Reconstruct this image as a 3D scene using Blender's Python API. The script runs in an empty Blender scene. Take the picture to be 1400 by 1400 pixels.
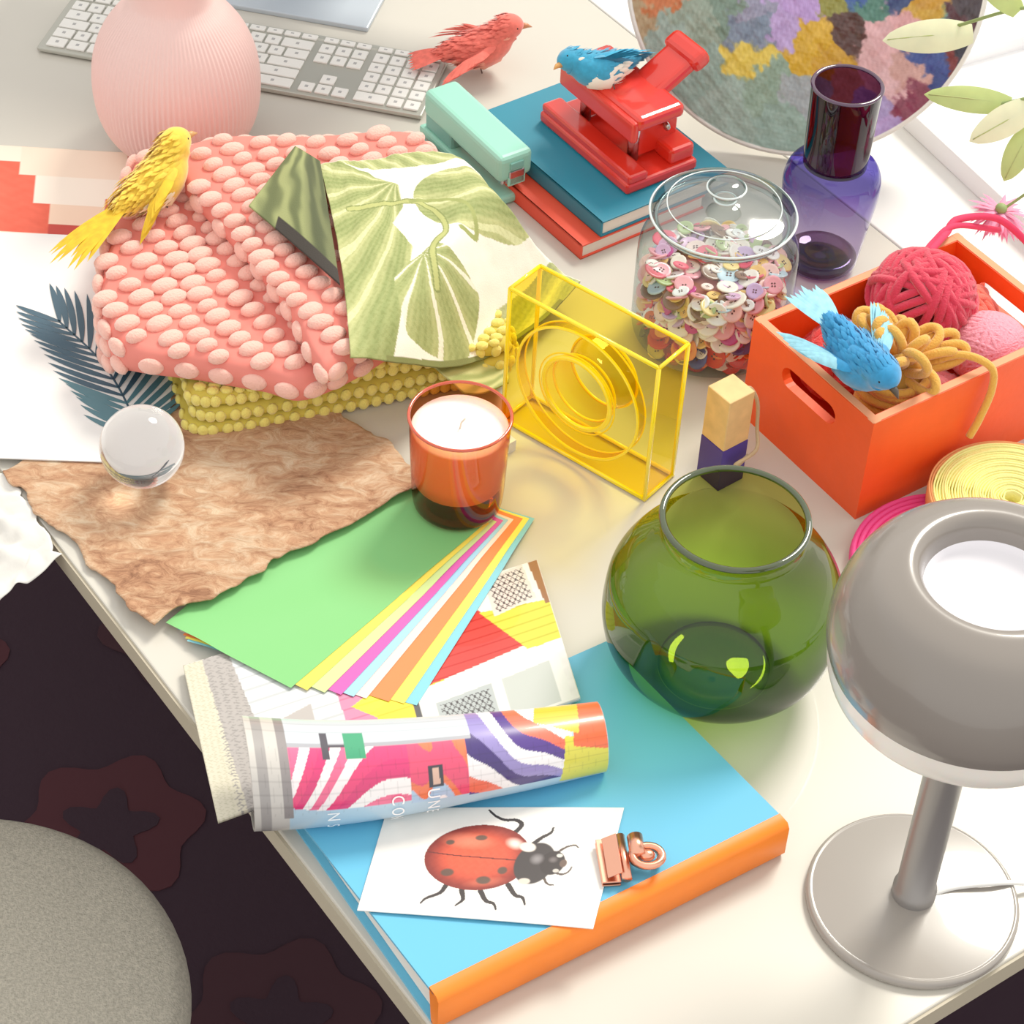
import bpy, bmesh, math, random
import numpy as np
from mathutils import Vector, Matrix, Euler
T=0.74
R=random.Random(7)
def lin(c):
    o=[]
    for x in c[:3]:
        x=x/255.0
        o.append(x/12.92 if x<=0.04045 else ((x+0.055)/1.055)**2.4)
    return tuple(o)
def setin(b,n,v):
    if n in b.inputs: b.inputs[n].default_value=v
_mc={}
def mat(name,col,rough=.5,metal=0,bump=0,bscale=200,var=0,vscale=30,coat=0,trans=0,ior=1.45,emit=0,sss=0,sheen=0,spec=.5):
    if name in _mc: return _mc[name]
    m=bpy.data.materials.new(name);m.use_nodes=True
    nt=m.node_tree;b=nt.nodes['Principled BSDF']
    c=lin(col)+(1,)
    b.inputs['Base Color'].default_value=c
    setin(b,'Roughness',rough);setin(b,'Metallic',metal);setin(b,'Coat Weight',coat);setin(b,'Transmission Weight',trans);setin(b,'IOR',ior)
    setin(b,'Sheen Weight',sheen);setin(b,'Subsurface Weight',sss);setin(b,'Specular IOR Level',spec)
    if sss: setin(b,'Subsurface Scale',.01)
    if emit: setin(b,'Emission Color',c);setin(b,'Emission Strength',emit)
    tc=None
    if bump or var:
        tc=nt.nodes.new('ShaderNodeTexCoord')
    if var:
        n=nt.nodes.new('ShaderNodeTexNoise');n.inputs['Scale'].default_value=vscale;n.inputs['Detail'].default_value=4
        nt.links.new(tc.outputs['Object'],n.inputs['Vector'])
        mr=nt.nodes.new('ShaderNodeMapRange');mr.inputs[1].default_value=.3;mr.inputs[2].default_value=.7
        mr.inputs[3].default_value=1-var;mr.inputs[4].default_value=1+var*.6
        nt.links.new(n.outputs['Fac'],mr.inputs[0])
        hs=nt.nodes.new('ShaderNodeHueSaturation');hs.inputs['Color'].default_value=c
        nt.links.new(mr.outputs[0],hs.inputs['Value']);nt.links.new(hs.outputs[0],b.inputs['Base Color'])
    if bump:
        n=nt.nodes.new('ShaderNodeTexNoise');n.inputs['Scale'].default_value=bscale;n.inputs['Detail'].default_value=3
        nt.links.new(tc.outputs['Object'],n.inputs['Vector'])
        bp=nt.nodes.new('ShaderNodeBump');bp.inputs['Strength'].default_value=bump;bp.inputs['Distance'].default_value=.002
        nt.links.new(n.outputs['Fac'],bp.inputs['Height']);nt.links.new(bp.outputs[0],b.inputs['Normal'])
    _mc[name]=m
    return m
def glassy(name,c1,c2,ior=1.45,rough=.02,blend=.35,grad=None):
    """thin coloured glass: straight-through tint + fresnel reflection on the outer face. grad=(z0,z1,colour) tints towards colour between two heights"""
    if name in _mc: return _mc[name]
    m=bpy.data.materials.new(name);m.use_nodes=True;nt=m.node_tree;nt.nodes.clear()
    N=nt.nodes.new;Lk=nt.links.new
    o=N('ShaderNodeOutputMaterial');lw=N('ShaderNodeLayerWeight');lw.inputs[0].default_value=blend
    mx=N('ShaderNodeMix');mx.data_type='RGBA';mx.inputs[6].default_value=lin(c1)+(1,);mx.inputs[7].default_value=lin(c2)+(1,)
    Lk(lw.outputs['Facing'],mx.inputs[0])
    col=mx.outputs[2]
    if grad:
        tc=N('ShaderNodeTexCoord');sp=N('ShaderNodeSeparateXYZ');Lk(tc.outputs['Object'],sp.inputs[0])
        mr=N('ShaderNodeMapRange');mr.inputs[1].default_value=grad[0];mr.inputs[2].default_value=grad[1];mr.inputs[4].default_value=grad[3] if len(grad)>3 else 1;Lk(sp.outputs[2],mr.inputs[0])
        m2=N('ShaderNodeMix');m2.data_type='RGBA';m2.blend_type='MIX';Lk(mr.outputs[0],m2.inputs[0]);Lk(col,m2.inputs[6]);m2.inputs[7].default_value=lin(grad[2])+(1,)
        col=m2.outputs[2]
    tr=N('ShaderNodeBsdfTransparent');Lk(col,tr.inputs[0])
    gl=N('ShaderNodeBsdfGlossy');gl.inputs['Roughness'].default_value=rough
    fr=N('ShaderNodeFresnel');fr.inputs[0].default_value=ior
    ge=N('ShaderNodeNewGeometry');iv=N('ShaderNodeMath');iv.operation='SUBTRACT';iv.inputs[0].default_value=1;Lk(ge.outputs['Backfacing'],iv.inputs[1])
    mu_=N('ShaderNodeMath');mu_.operation='MULTIPLY';Lk(fr.outputs[0],mu_.inputs[0]);Lk(iv.outputs[0],mu_.inputs[1])
    ms=N('ShaderNodeMixShader');Lk(mu_.outputs[0],ms.inputs[0]);Lk(tr.outputs[0],ms.inputs[1]);Lk(gl.outputs[0],ms.inputs[2]);Lk(ms.outputs[0],o.inputs[0])
    _mc[name]=m
    return m
def vcol_mat(name,rough=.5,bump=0,bscale=300,coat=0,sheen=0):
    if name in _mc: return _mc[name]
    m=bpy.data.materials.new(name);m.use_nodes=True;nt=m.node_tree;b=nt.nodes['Principled BSDF']
    a=nt.nodes.new('ShaderNodeAttribute');a.attribute_name='Col'
    nt.links.new(a.outputs['Color'],b.inputs['Base Color']);setin(b,'Roughness',rough);setin(b,'Coat Weight',coat);setin(b,'Sheen Weight',sheen)
    if bump:
        tc=nt.nodes.new('ShaderNodeTexCoord');n=nt.nodes.new('ShaderNodeTexNoise');n.inputs['Scale'].default_value=bscale
        nt.links.new(tc.outputs['Object'],n.inputs['Vector'])
        bp=nt.nodes.new('ShaderNodeBump');bp.inputs['Strength'].default_value=bump;bp.inputs['Distance'].default_value=.001
        nt.links.new(n.outputs['Fac'],bp.inputs['Height']);nt.links.new(bp.outputs[0],b.inputs['Normal'])
    _mc[name]=m
    return m
def empty(name,loc=(0,0,0),rz=0):
    e=bpy.data.objects.new(name,None);bpy.context.collection.objects.link(e)
    e.location=(loc[0],loc[1],loc[2]);e.rotation_euler=(0,0,rz);e.empty_display_size=.02
    return e
class MB:
    def __init__(s): s.v=[];s.f=[];s.m=[];s.s=[];s.mats=[]
    def mi(s,mt):
        if mt not in s.mats: s.mats.append(mt)
        return s.mats.index(mt)
    def add(s,vs,fs,mt,smooth=True,M=None):
        o=len(s.v);k=s.mi(mt)
        if M is not None: vs=[M@Vector(v) for v in vs]
        s.v.extend([tuple(v) for v in vs])
        for f in fs: s.f.append([i+o for i in f]);s.m.append(k);s.s.append(smooth)
    def box(s,c,d,mt,bev=0,M=None,seg=2,smooth=False):
        bm=bmesh.new();bmesh.ops.create_cube(bm,size=1)
        for v in bm.verts: v.co=Vector((v.co.x*d[0]+c[0],v.co.y*d[1]+c[1],v.co.z*d[2]+c[2]))
        if bev: bmesh.ops.bevel(bm,geom=bm.edges[:],offset=bev,segments=seg,affect='EDGES',profile=.5)
        bm.verts.index_update()
        s.add([v.co.copy() for v in bm.verts],[[v.index for v in f.verts] for f in bm.faces],mt,bool(bev) and smooth,M);bm.free()
    def lathe(s,pr,mt,seg=64,M=None,smooth=True,rib=None):
        vs=[];fs=[];n=len(pr)
        for i,(r,z) in enumerate(pr):
            for j in range(seg):
                a=2*math.pi*j/seg;rr=r*(1+(rib[1]*math.cos(rib[0]*a)*rib[2](z) if rib else 0))
                vs.append((rr*math.cos(a),rr*math.sin(a),z))
        for i in range(n-1):
            for j in range(seg):
                k=(j+1)%seg;fs.append([i*seg+j,i*seg+k,(i+1)*seg+k,(i+1)*seg+j])
        s.add(vs,fs,mt,smooth,M)
    def loft(s,pts,rad,mt,seg=10,M=None,closed=False,flat=1.0):
        P=[Vector(p) for p in pts];n=len(P)
        if not hasattr(rad,'__len__'): rad=[rad]*n
        vs=[];fs=[];up=None
        for i in range(n):
            if closed: t=(P[(i+1)%n]-P[i-1]).normalized()
            else: t=(P[min(i+1,n-1)]-P[max(i-1,0)]).normalized()
            if up is None:
                a=Vector((0,0,1)) if abs(t.z)<.9 else Vector((1,0,0));up=(a-t*a.dot(t)).normalized()
            else:
                up=(up-t*up.dot(t))
                up=up.normalized() if up.length>1e-6 else Vector((0,0,1))
            sd=t.cross(up)
            for j in range(seg):
                a=2*math.pi*j/seg
                vs.append(P[i]+(sd*math.cos(a)+up*math.sin(a)*flat)*rad[i])
        m=n if closed else n-1
        for i in range(m):
            i2=(i+1)%n
            for j in range(seg):
                k=(j+1)%seg;fs.append([i*seg+j,i*seg+k,i2*seg+k,i2*seg+j])
        if not closed: fs.append(list(range(seg))[::-1]);fs.append([(n-1)*seg+j for j in range(seg)])
        s.add(vs,fs,mt,True,M)
    def ell(s,c,rx,ry,rz,mt,M=None,nu=14,nv=9):
        vs=[];fs=[]
        for i in range(nv+1):
            th=math.pi*i/nv
            for j in range(nu):
                a=2*math.pi*j/nu
                vs.append((c[0]+rx*math.sin(th)*math.cos(a),c[1]+ry*math.sin(th)*math.sin(a),c[2]+rz*math.cos(th)))
        for i in range(nv):
            for j in range(nu):
                k=(j+1)%nu;fs.append([i*nu+j,(i+1)*nu+j,(i+1)*nu+k,i*nu+k])
        s.add(vs,fs,mt,True,M)
    def prism(s,pts,z0,z1,mt,M=None):
        n=len(pts);z=lambda zz,i: zz[i] if hasattr(zz,'__len__') else zz
        vs=[(p[0],p[1],z(z0,i)) for i,p in enumerate(pts)]+[(p[0],p[1],z(z1,i)) for i,p in enumerate(pts)]
        fs=[list(range(n))[::-1],list(range(n,2*n))]+[[i,(i+1)%n,n+(i+1)%n,n+i] for i in range(n)]
        s.add(vs,fs,mt,False,M)
    def blade(s,o,d,nrm,L,W,mt,droop=0,M=None,n=6):
        o=Vector(o);d=Vector(d).normalized();nrm=Vector(nrm);sd=d.cross(nrm)
        sd=sd.normalized() if sd.length>1e-5 else Vector((0,1,0));nn=sd.cross(d)
        vs=[];fs=[]
        for i in range(n+1):
            t=i/n;w=W*.5*(math.sin(math.pi*min(1,.12+t*.88))**.6 if t<1 else 0.02)
            p=o+d*L*t-nn*droop*L*t*t
            vs+= [p-sd*w,p+nn*w*.25,p+sd*w]
        for i in range(n):
            a=i*3;fs+=[[a,a+1,a+4,a+3],[a+1,a+2,a+5,a+4]]
        s.add(vs,fs,mt,True,M)
    def build(s,name,loc=(0,0,0),rz=0,parent=None,rot=None):
        me=bpy.data.meshes.new(name);me.from_pydata(s.v,[],s.f)
        for m in s.mats: me.materials.append(m)
        me.polygons.foreach_set('material_index',s.m);me.polygons.foreach_set('use_smooth',s.s);me.update()
        ob=bpy.data.objects.new(name,me);bpy.context.collection.objects.link(ob)
        ob.location=loc;ob.rotation_euler=rot if rot else (0,0,rz)
        if parent: ob.parent=parent
        return ob
def cr(pts,n=6):
    """catmull-rom through points"""
    P=[np.array(p,float) for p in pts];P=[2*P[0]-P[1]]+P+[2*P[-1]-P[-2]];o=[]
    for i in range(1,len(P)-2):
        for k in range(n):
            t=k/n;a,b,c,d=P[i-1],P[i],P[i+1],P[i+2]
            o.append(tuple(.5*((2*b)+(-a+c)*t+(2*a-5*b+4*c-d)*t*t+(-a+3*b-3*c+d)*t**3)))
    o.append(tuple(P[-2]));return o
def ccr(pts,n=6):
    P=[np.array(p,float) for p in pts];m=len(P);o=[]
    for i in range(m):
        a,b,c,d=P[i-1],P[i],P[(i+1)%m],P[(i+2)%m]
        for k in range(n):
            t=k/n;o.append(tuple(.5*((2*b)+(-a+c)*t+(2*a-5*b+4*c-d)*t*t+(-a+3*b-3*c+d)*t**3)))
    return o
def painted(name,S,nu,nv,colfn,mt,parent=None,loc=(0,0,0),rz=0,thick=0,rot=None):
    u=np.linspace(0,1,nu+1);v=np.linspace(0,1,nv+1);U,V=np.meshgrid(u,v,indexing='ij')
    X,Y,Z=S(U,V);C=colfn(U,V)
    vs=np.stack([X,Y,Z],-1).reshape(-1,3)
    idx=np.arange((nu+1)*(nv+1)).reshape(nu+1,nv+1)
    f=np.stack([idx[:-1,:-1],idx[1:,:-1],idx[1:,1:],idx[:-1,1:]],-1).reshape(-1,4)
    me=bpy.data.meshes.new(name);me.from_pydata(vs.tolist(),[],f.tolist())
    at=me.color_attributes.new('Col','FLOAT_COLOR','POINT')
    c=np.clip(C.reshape(-1,3)/255.,0,1);c=np.where(c<=.04045,c/12.92,((c+.055)/1.055)**2.4)
    at.data.foreach_set('color',np.concatenate([c,np.ones((len(c),1))],1).astype(np.float32).ravel())
    me.polygons.foreach_set('use_smooth',[True]*len(me.polygons));me.materials.append(mt);me.update()
    ob=bpy.data.objects.new(name,me);bpy.context.collection.objects.link(ob);ob.location=loc;ob.rotation_euler=rot if rot else (0,0,rz)
    if parent: ob.parent=parent
    if thick:
        md=ob.modifiers.new('t','SOLIDIFY');md.thickness=thick;md.offset=-1
    return ob
def inpoly(X,Y,pts):
    r=np.zeros(X.shape,bool);n=len(pts)
    for i in range(n):
        x1,y1=pts[i];x2,y2=pts[(i+1)%n]
        if y1==y2: continue
        c=((Y>y1)!=(Y>y2))&(X<(x2-x1)*(Y-y1)/(y2-y1)+x1);r^=c
    return r
def inside(x,y,pts): return bool(inpoly(np.array([x]),np.array([y]),pts)[0])
def wn(X,Y,s,k=0):
    """smooth pseudo noise -1..1"""
    return (np.sin(X*s*1.7+k+1.3*np.sin(Y*s*1.1+k*2))+np.sin(Y*s*2.3+k*1.7+1.7*np.sin(X*s*1.9-k))+.6*np.sin((X+Y)*s*3.9+k*3+np.sin((X-Y)*s*3.1)))/2.6
def bil(q):
    def S(U,V):
        X=(1-U)*(1-V)*q[0][0]+U*(1-V)*q[1][0]+U*V*q[2][0]+(1-U)*V*q[3][0]
        Y=(1-U)*(1-V)*q[0][1]+U*(1-V)*q[1][1]+U*V*q[2][1]+(1-U)*V*q[3][1]
        return X,Y
    return S
def sm(t): t=np.clip(t,0,1);return t*t*(3-2*t)

# ---------------------------------------------------------------- camera
pch=math.radians(44);rl=math.radians(3.4);D=2.1
R0=Vector((1,0,0));U0=Vector((0,math.sin(pch),math.cos(pch)));Bk=Vector((0,-math.cos(pch),math.sin(pch)))
Rc=math.cos(rl)*R0+math.sin(rl)*U0;Uc=-math.sin(rl)*R0+math.cos(rl)*U0
cam=bpy.data.cameras.new('camera');co=bpy.data.objects.new('camera',cam);bpy.context.collection.objects.link(co)
cam.sensor_width=36;cam.lens=3300*36/1400;cam.clip_end=50
mw=Matrix((Rc,Uc,Bk)).transposed().to_4x4();mw.translation=Bk*D+Vector((0,0,T));co.matrix_world=mw
bpy.context.scene.camera=co
bpy.context.scene.view_settings.view_transform='Standard'
bpy.context.scene.view_settings.gamma=1.15
# ---------------------------------------------------------------- light
w=bpy.data.worlds.new('sky');bpy.context.scene.world=w;w.use_nodes=True
bg=w.node_tree.nodes['Background'];bg.inputs[0].default_value=(1,.965,.92,1);bg.inputs[1].default_value=1.12
sl=bpy.data.lights.new('window_sun','SUN');sl.energy=3.2;sl.angle=math.radians(18);sl.color=(1,.94,.82)
so=bpy.data.objects.new('window_sun',sl);bpy.context.collection.objects.link(so)
so.rotation_euler=Vector((.5,.85,1.05)).to_track_quat('Z','Y').to_euler()

# ---------------------------------------------------------------- room
floor=MB();mfl=mat('floor_dark',(46,24,40),.6,var=.15,vscale=3)
floor.box((0,0,-.05),(7,7,.1),mfl);floor.build('floor')
wm=mat('wall_white',(236,234,230),.9)
for nm,c,d_ in (('wall_back',(0,3.45,1.2),(7,.1,2.4)),('wall_left',(-3.45,0,1.2),(.1,6.8,2.4))):
    b=MB();b.box(c,d_,wm);b.build(nm)
rg=MB();mr0=mat('rug_dark',(42,21,35),.9,bump=.3);mr1=mat('rug_red',(66,25,34),.9);mr2=mat('rug_red2',(54,23,33),.9)
rg.box((0,0,.004),(1.9,1.5,.008),mr0)
for ix in range(6):
    for iy in range(5):
        cx=-.82+ix*.33+(iy%2)*.14;cy=-.6+iy*.3
        pts=[(cx+.1*(1+.12*math.cos(6*a))*math.cos(a),cy+.1*(1+.12*math.cos(6*a))*math.sin(a)) for a in [2*math.pi*k/48 for k in range(48)]]
        rg.prism(pts,.008,.0095,mr1 if (ix+iy)%2 else mr2)
        pts=[(cx+.045*(1+.3*math.cos(5*a))*math.cos(a),cy+.045*(1+.3*math.cos(5*a))*math.sin(a)) for a in [2*math.pi*k/40 for k in range(40)]]
        rg.prism(pts,.0095,.0105,mr0)
rg.build('patterned_rug',(-.6,.15,0),.3)
# desk
ang=math.atan2(-.798,.602)
wd=mat('desk_laminate',(200,196,185),.30,var=.02,vscale=5,coat=.2);we=mat('desk_edge',(180,170,148),.5);wl=mat('desk_leg_metal',(170,168,164),.35,metal=.6)
d=MB();x0,x1,y0,y1=-1.45,.586,-.349,.5405
d.box(((x0+x1)/2,(y0+y1)/2,-.0115),(x1-x0,y1-y0,.023),wd,.0015)
d.box(((x0+x1)/2,y0-.001,-.0125),(x1-x0-.004,.003,.02),we);d.box((x1+.001,(y0+y1)/2,-.0125),(.003,y1-y0-.004,.02),we)
d.box(((x0+x1)/2,y0+.06,-.045),(x1-x0-.2,.03,.044),wl)
d.box(((x0+x1)/2,y1-.06,-.045),(x1-x0-.2,.03,.044),wl)
for lx in (x0+.08,x1-.08):
    for ly in (y0+.06,y1-.06): d.box((lx,ly,(-T-.023)/2),(.045,.045,T-.023),wl,.003)
d.box((.10,y0+.004,-.034),(.03,.016,.02),mat('white_plastic',(235,235,232),.4),.003)
d.build('desk',(0,0,T),ang)
d=MB();wd2=mat('side_table_white',(232,231,229),.4)
x0,x1,y0,y1=-1.3,1.1,.5425,1.5
d.box(((x0+x1)/2,(y0+y1)/2,-.0115),(x1-x0,y1-y0,.023),wd2,.0015)
for lx in (x0+.08,x1-.08):
    for ly in (y0+.06,y1-.06): d.box((lx,ly,(-T-.023)/2),(.045,.045,T-.023),wl,.003)
d.build('white_side_table',(0,0,T),ang)
# ---------------------------------------------------------------- lamp
L=MB();gl_=mat('lamp_grey_gloss',(150,144,137),.22,coat=.3);gsh=mat('lamp_shade_grey',(130,123,116),.25,coat=.4);gs=mat('lamp_grey_stem',(146,143,141),.3,metal=.5);lw_=mat('lamp_opal',(236,230,220),.25,sss=.3,coat=.3,emit=.06)
L.lathe([(0,0),(.078,0),(.080,.002),(.080,.006),(.077,.009),(.0765,.0085),(.075,.0088),(.03,.011),(.0,.011)],gl_,96)
L.lathe([(.0165,.010),(.0165,.02),(.0145,.022),(.0145,.25),(.02,.255)],gs,40)
L.lathe(cr([(.0455,.338),(.048,.349),(.054,.355),(.064,.354),(.080,.345),(.094,.326),(.101,.302),(.102,.285),(.0990,.272)],6),gsh,96)
L.lathe(cr([(.0990,.272),(.0975,.257),(.090,.244),(.064,.235),(.018,.233)],5),lw_,96)
L.lathe([(.0455,.338),(.043,.332),(.0,.330)],mat('lamp_inner_white',(232,230,236),.4,emit=.1),64)
L.loft(cr([(.014,.0,.010),(.03,.006,.0125),(.06,.012,.013),(.085,.018,.008),(.11,.018,.003),(.2,.0,.003),(.3,-.1,.003)],8),.002,mat('white_cable',(235,235,232),.4),8)
L.build('table_lamp',(.317,-.396,T))
# ---------------------------------------------------------------- green vase
G=MB();gv=glassy('green_glass',(150,190,66),(24,76,4),1.5,blend=.47,grad=(.03,.15,(198,204,112),.85))
gv3=glassy('green_glass_floor',(196,224,132),(110,170,60),1.3,blend=.3);gv2=glassy('green_glass_punt',(206,228,150),(84,150,44),1.7,blend=.6)
G.lathe(cr([(.0,.006),(.03,.004),(.046,.003)],5),gv3,96)
pr=cr([(.046,.003),(.058,.007),(.074,.018),(.089,.038),(.0955,.062),(.0955,.083),(.092,.105),(.081,.126),(.068,.141),(.060,.149),(.0555,.155),(.0545,.163),(.0565,.173)],6)
G.lathe(pr,gv,96)
rm=mat('green_glass_rim',(48,62,22),.05,coat=1)
G.lathe([(.0565+.0028*math.cos(a),.173+.0024*math.sin(a)) for a in [2*math.pi*k/12 for k in range(13)]],rm,96)
G.lathe(cr([(.046,.004),(.045,.010),(.040,.0125),(.030,.0115),(.014,.0135),(.0,.0145)],5),gv2,64)
G.build('green_glass_vase',(.172,-.172,T+.0005))
# ---------------------------------------------------------------- candle
C=MB();cg=glassy('amber_glass',(250,176,124),(200,70,26),1.5,blend=.42)
C.lathe(cr([(.0,.002),(.030,.002),(.037,.005),(.0395,.014),(.041,.04),(.0425,.075),(.0435,.103)],5),cg,72)
C.lathe([(.0435+.0014*math.cos(a),.1035+.0014*math.sin(a)) for a in [2*math.pi*k/10 for k in range(11)]],mat('amber_rim',(196,66,30),.08,coat=1),72)
C.lathe([(.0,.004),(.038,.006),(.037,.010),(.030,.013),(0,.014)],glassy('amber_base',(236,120,70),(170,46,20)),48)
wx=mat('candle_wax',(252,246,240),.45,sss=.4)
C.lathe([(0,.034),(.0385,.034),(.0405,.05),(.0418,.09),(.0405,.0915),(.03,.0905),(.0,.0895)],wx,64)
C.loft([(0,0,.089),(.001,0,.096),(.004,.001,.1)],.0009,mat('wick',(225,215,200),.8),6)
C.build('candle_in_glass',(-.048,.001,T+.004))
# ---------------------------------------------------------------- binder
bd=empty('ring_binder',(0,-.005,T))
ba=math.atan2(.175,.254);ca,sa=math.cos(ba),math.sin(ba)
def bp_(a,b): return (-.031+a*ca-b*sa,-.530+a*sa+b*ca)
BL,BW=.308,.245
def bz(x,y):
    b=-(x+.031)*sa+(y+.535)*ca
    return .0382-b*(.025/BW)
mb=mat('binder_blue',(90,178,216),.38);mo=mat('binder_orange',(255,128,22),.4,var=.05,vscale=40);mp=mat('binder_paper',(235,230,220),.8)
b=MB()
q=[bp_(0,.007),bp_(BL,.007),bp_(BL,BW),bp_(0,BW)]
b.prism(q,[.0355,.0355,.0105,.0105],[.0382,.0382,.0128,.0128],mb)
b.prism(q,0,.0025,mb)
b.build('covers',parent=bd)
b=MB();pr=[(.009,0),(.003,.001),(0,.005),(0,.034),(.003,.0385),(.013,.0386)]
vs=[];fs=[]
for a in (0,BL):
    for (y,z) in pr: vs.append(bp_(a,y)+(z,))
n=len(pr)
for i in range(n-1): fs.append([i,n+i,n+i+1,i+1])
b.add(vs,fs,mo,True);b.add([vs[i] for i in range(n)],[list(range(n))],mo,False);b.add([vs[n+i] for i in range(n)],[list(range(n))],mo,False)
b.build('spine',parent=bd)
b=MB();q=[bp_(.006,.012),bp_(BL-.008,.012),bp_(BL-.008,BW-.01),bp_(.006,BW-.01)]
b.prism(q,.003,[.025,.025,.009,.009],mp);b.build('sheets',parent=bd)
# ---------------------------------------------------------------- ladybug card
cq=[(-.081,-.354),(.098,-.348),(.076,-.468),(-.095,-.456)]
cb=bil(cq)
def Sc(U,V):
    X,Y=cb(U,V);return X,Y,bz(X,Y)+.0015+.001*np.sin(U*3)
def bug(U,V):
    X=U*175;Y=V*108;C=np.zeros(U.shape+(3,));C[:]=(236,234,228);C[...]+=wn(X,Y,.12)[...,None]*2
    def put(m,c): C[m]=c
    def el(cx,cy,rx,ry,a=0):
        dx=X-cx;dy=Y-cy;c,s=math.cos(a),math.sin(a);return ((dx*c+dy*s)/rx)**2+((-dx*s+dy*c)/ry)**2
    def soft(e,c,edge=.35,k=1.0):
        w=(np.clip((1-e)/edge,0,1)*k)[...,None];C[:]=C*(1-w)+np.array(c)*w
    def line(pts,w,w2=None):
        m=np.zeros(X.shape,bool);N=len(pts)-1
        for i,((ax,ay),(bx,by)) in enumerate(zip(pts[:-1],pts[1:])):
            L2=(bx-ax)**2+(by-ay)**2;t=np.clip(((X-ax)*(bx-ax)+(Y-ay)*(by-ay))/L2,0,1);ww=w-(w-(w2 or w))*i/max(1,N)
            m|=((X-ax-t*(bx-ax))**2+(Y-ay-t*(by-ay))**2)<ww*ww
        return m
    dk=(44,36,36)
    for l in ([(98,28),(103,18),(98,13),(90,13),(82,9),(76,3)],[(112,40),(120,30),(126,25),(127,20)],[(60,78),(57,86),(48,92),(45,97)],[(86,82),(92,91),(98,93),(101,98)],[(105,75),(112,84),(118,86),(121,92)],[(72,82),(75,91),(71,97)]): put(line(cr(l,4),2.0,.7),dk)
    for l in ([(134,44),(140,38),(146,36),(149,38)],[(134,60),(141,63),(146,61),(148,56)],[(128,64),(133,72),(138,73)]): put(line(cr(l,4),1.1,.5),(80,66,60))
    e=el(77,50,39,32,.08);m=e<1;sh=sm((1-e)*1.25)
    tone=np.clip(.55+.45*np.cos((X-72)/42)*np.cos((Y-40)/44),0,1)*sh
    C[m]=(np.array((118,30,20))*(1-tone[m,None])+np.array((214,80,50))*tone[m,None])
    C[m]+=(wn(X,Y,.5,2)*4)[m,None]
    soft(el(66,34,24,9,.12)+(e>=1)*9,(240,150,120),1,.55);soft(el(102,36,9,6,.5)+(e>=1)*9,(255,240,232),1,.9);soft(el(88,74,18,5,-.2)+(e>=1)*9,(236,140,110),1,.4)
    m2=line(cr([(39,46),(60,49),(90,51),(114,52)],5),.55)&(e<1);C[m2]=(96,26,18)
    for s in ((58,66,5.5,4.2),(76,31,5,3),(86,72,6,4.2),(54,36,3.6,2.8),(98,62,4,4)): soft(el(*s)+(e>=.98)*9,(70,62,52),.5,.85)
    soft(el(120,54,15,20,.1),(52,46,46),.12);soft(el(133,53,9.5,11.5),dk,.15)
    soft(el(112,39,7,5,.3),(226,218,206),.4);soft(el(116,71,5,3.2),(206,196,184),.4);soft(el(137,46,2.6,2),(206,204,196),.4);soft(el(137,60,2.6,2),(190,186,178),.4)
    soft(el(121,50,6,6),(150,146,148),1,.8);soft(el(133,50,4,3.5),(120,112,112),1,.8);soft(el(141,53,3,4),(96,76,66),.4)
    return C
cd=painted('ladybug_card',Sc,330,210,bug,vcol_mat('card_print',.45),loc=(0,0,T),thick=.0008)
# copper clip
K=MB();cp=mat('copper',(236,170,142),.28,metal=1)
K.box((0,0,.002),(.014,.040,.0015),cp,.0005);K.box((0,0,-.002),(.014,.040,.0015),cp,.0005)
K.box((.006,0,.006),(.012,.036,.0012),cp,.0004,M=Matrix.Rotation(-.5,4,'Y'))
K.loft([(.011,-.020,.005),(.011,.020,.005)],.0038,cp,14)
K.loft([(.021,-.004,.011),(.021,.014,.011)],.006,cp,18)
for s,yy in ((1,-.005),(-1,.001)):
    K.loft([(.028+.011*math.cos(a),yy+.0095*math.sin(a),.008+.004*s) for a in [2*math.pi*k/20 for k in range(20)]],.0028,cp,8,closed=True)
K.ell((.028,-.003,.010),.006,.005,.004,cp)
K.build('bulldog_clip',(.086,-.407,T+bz(.086,-.407)+.006),.15)
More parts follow.
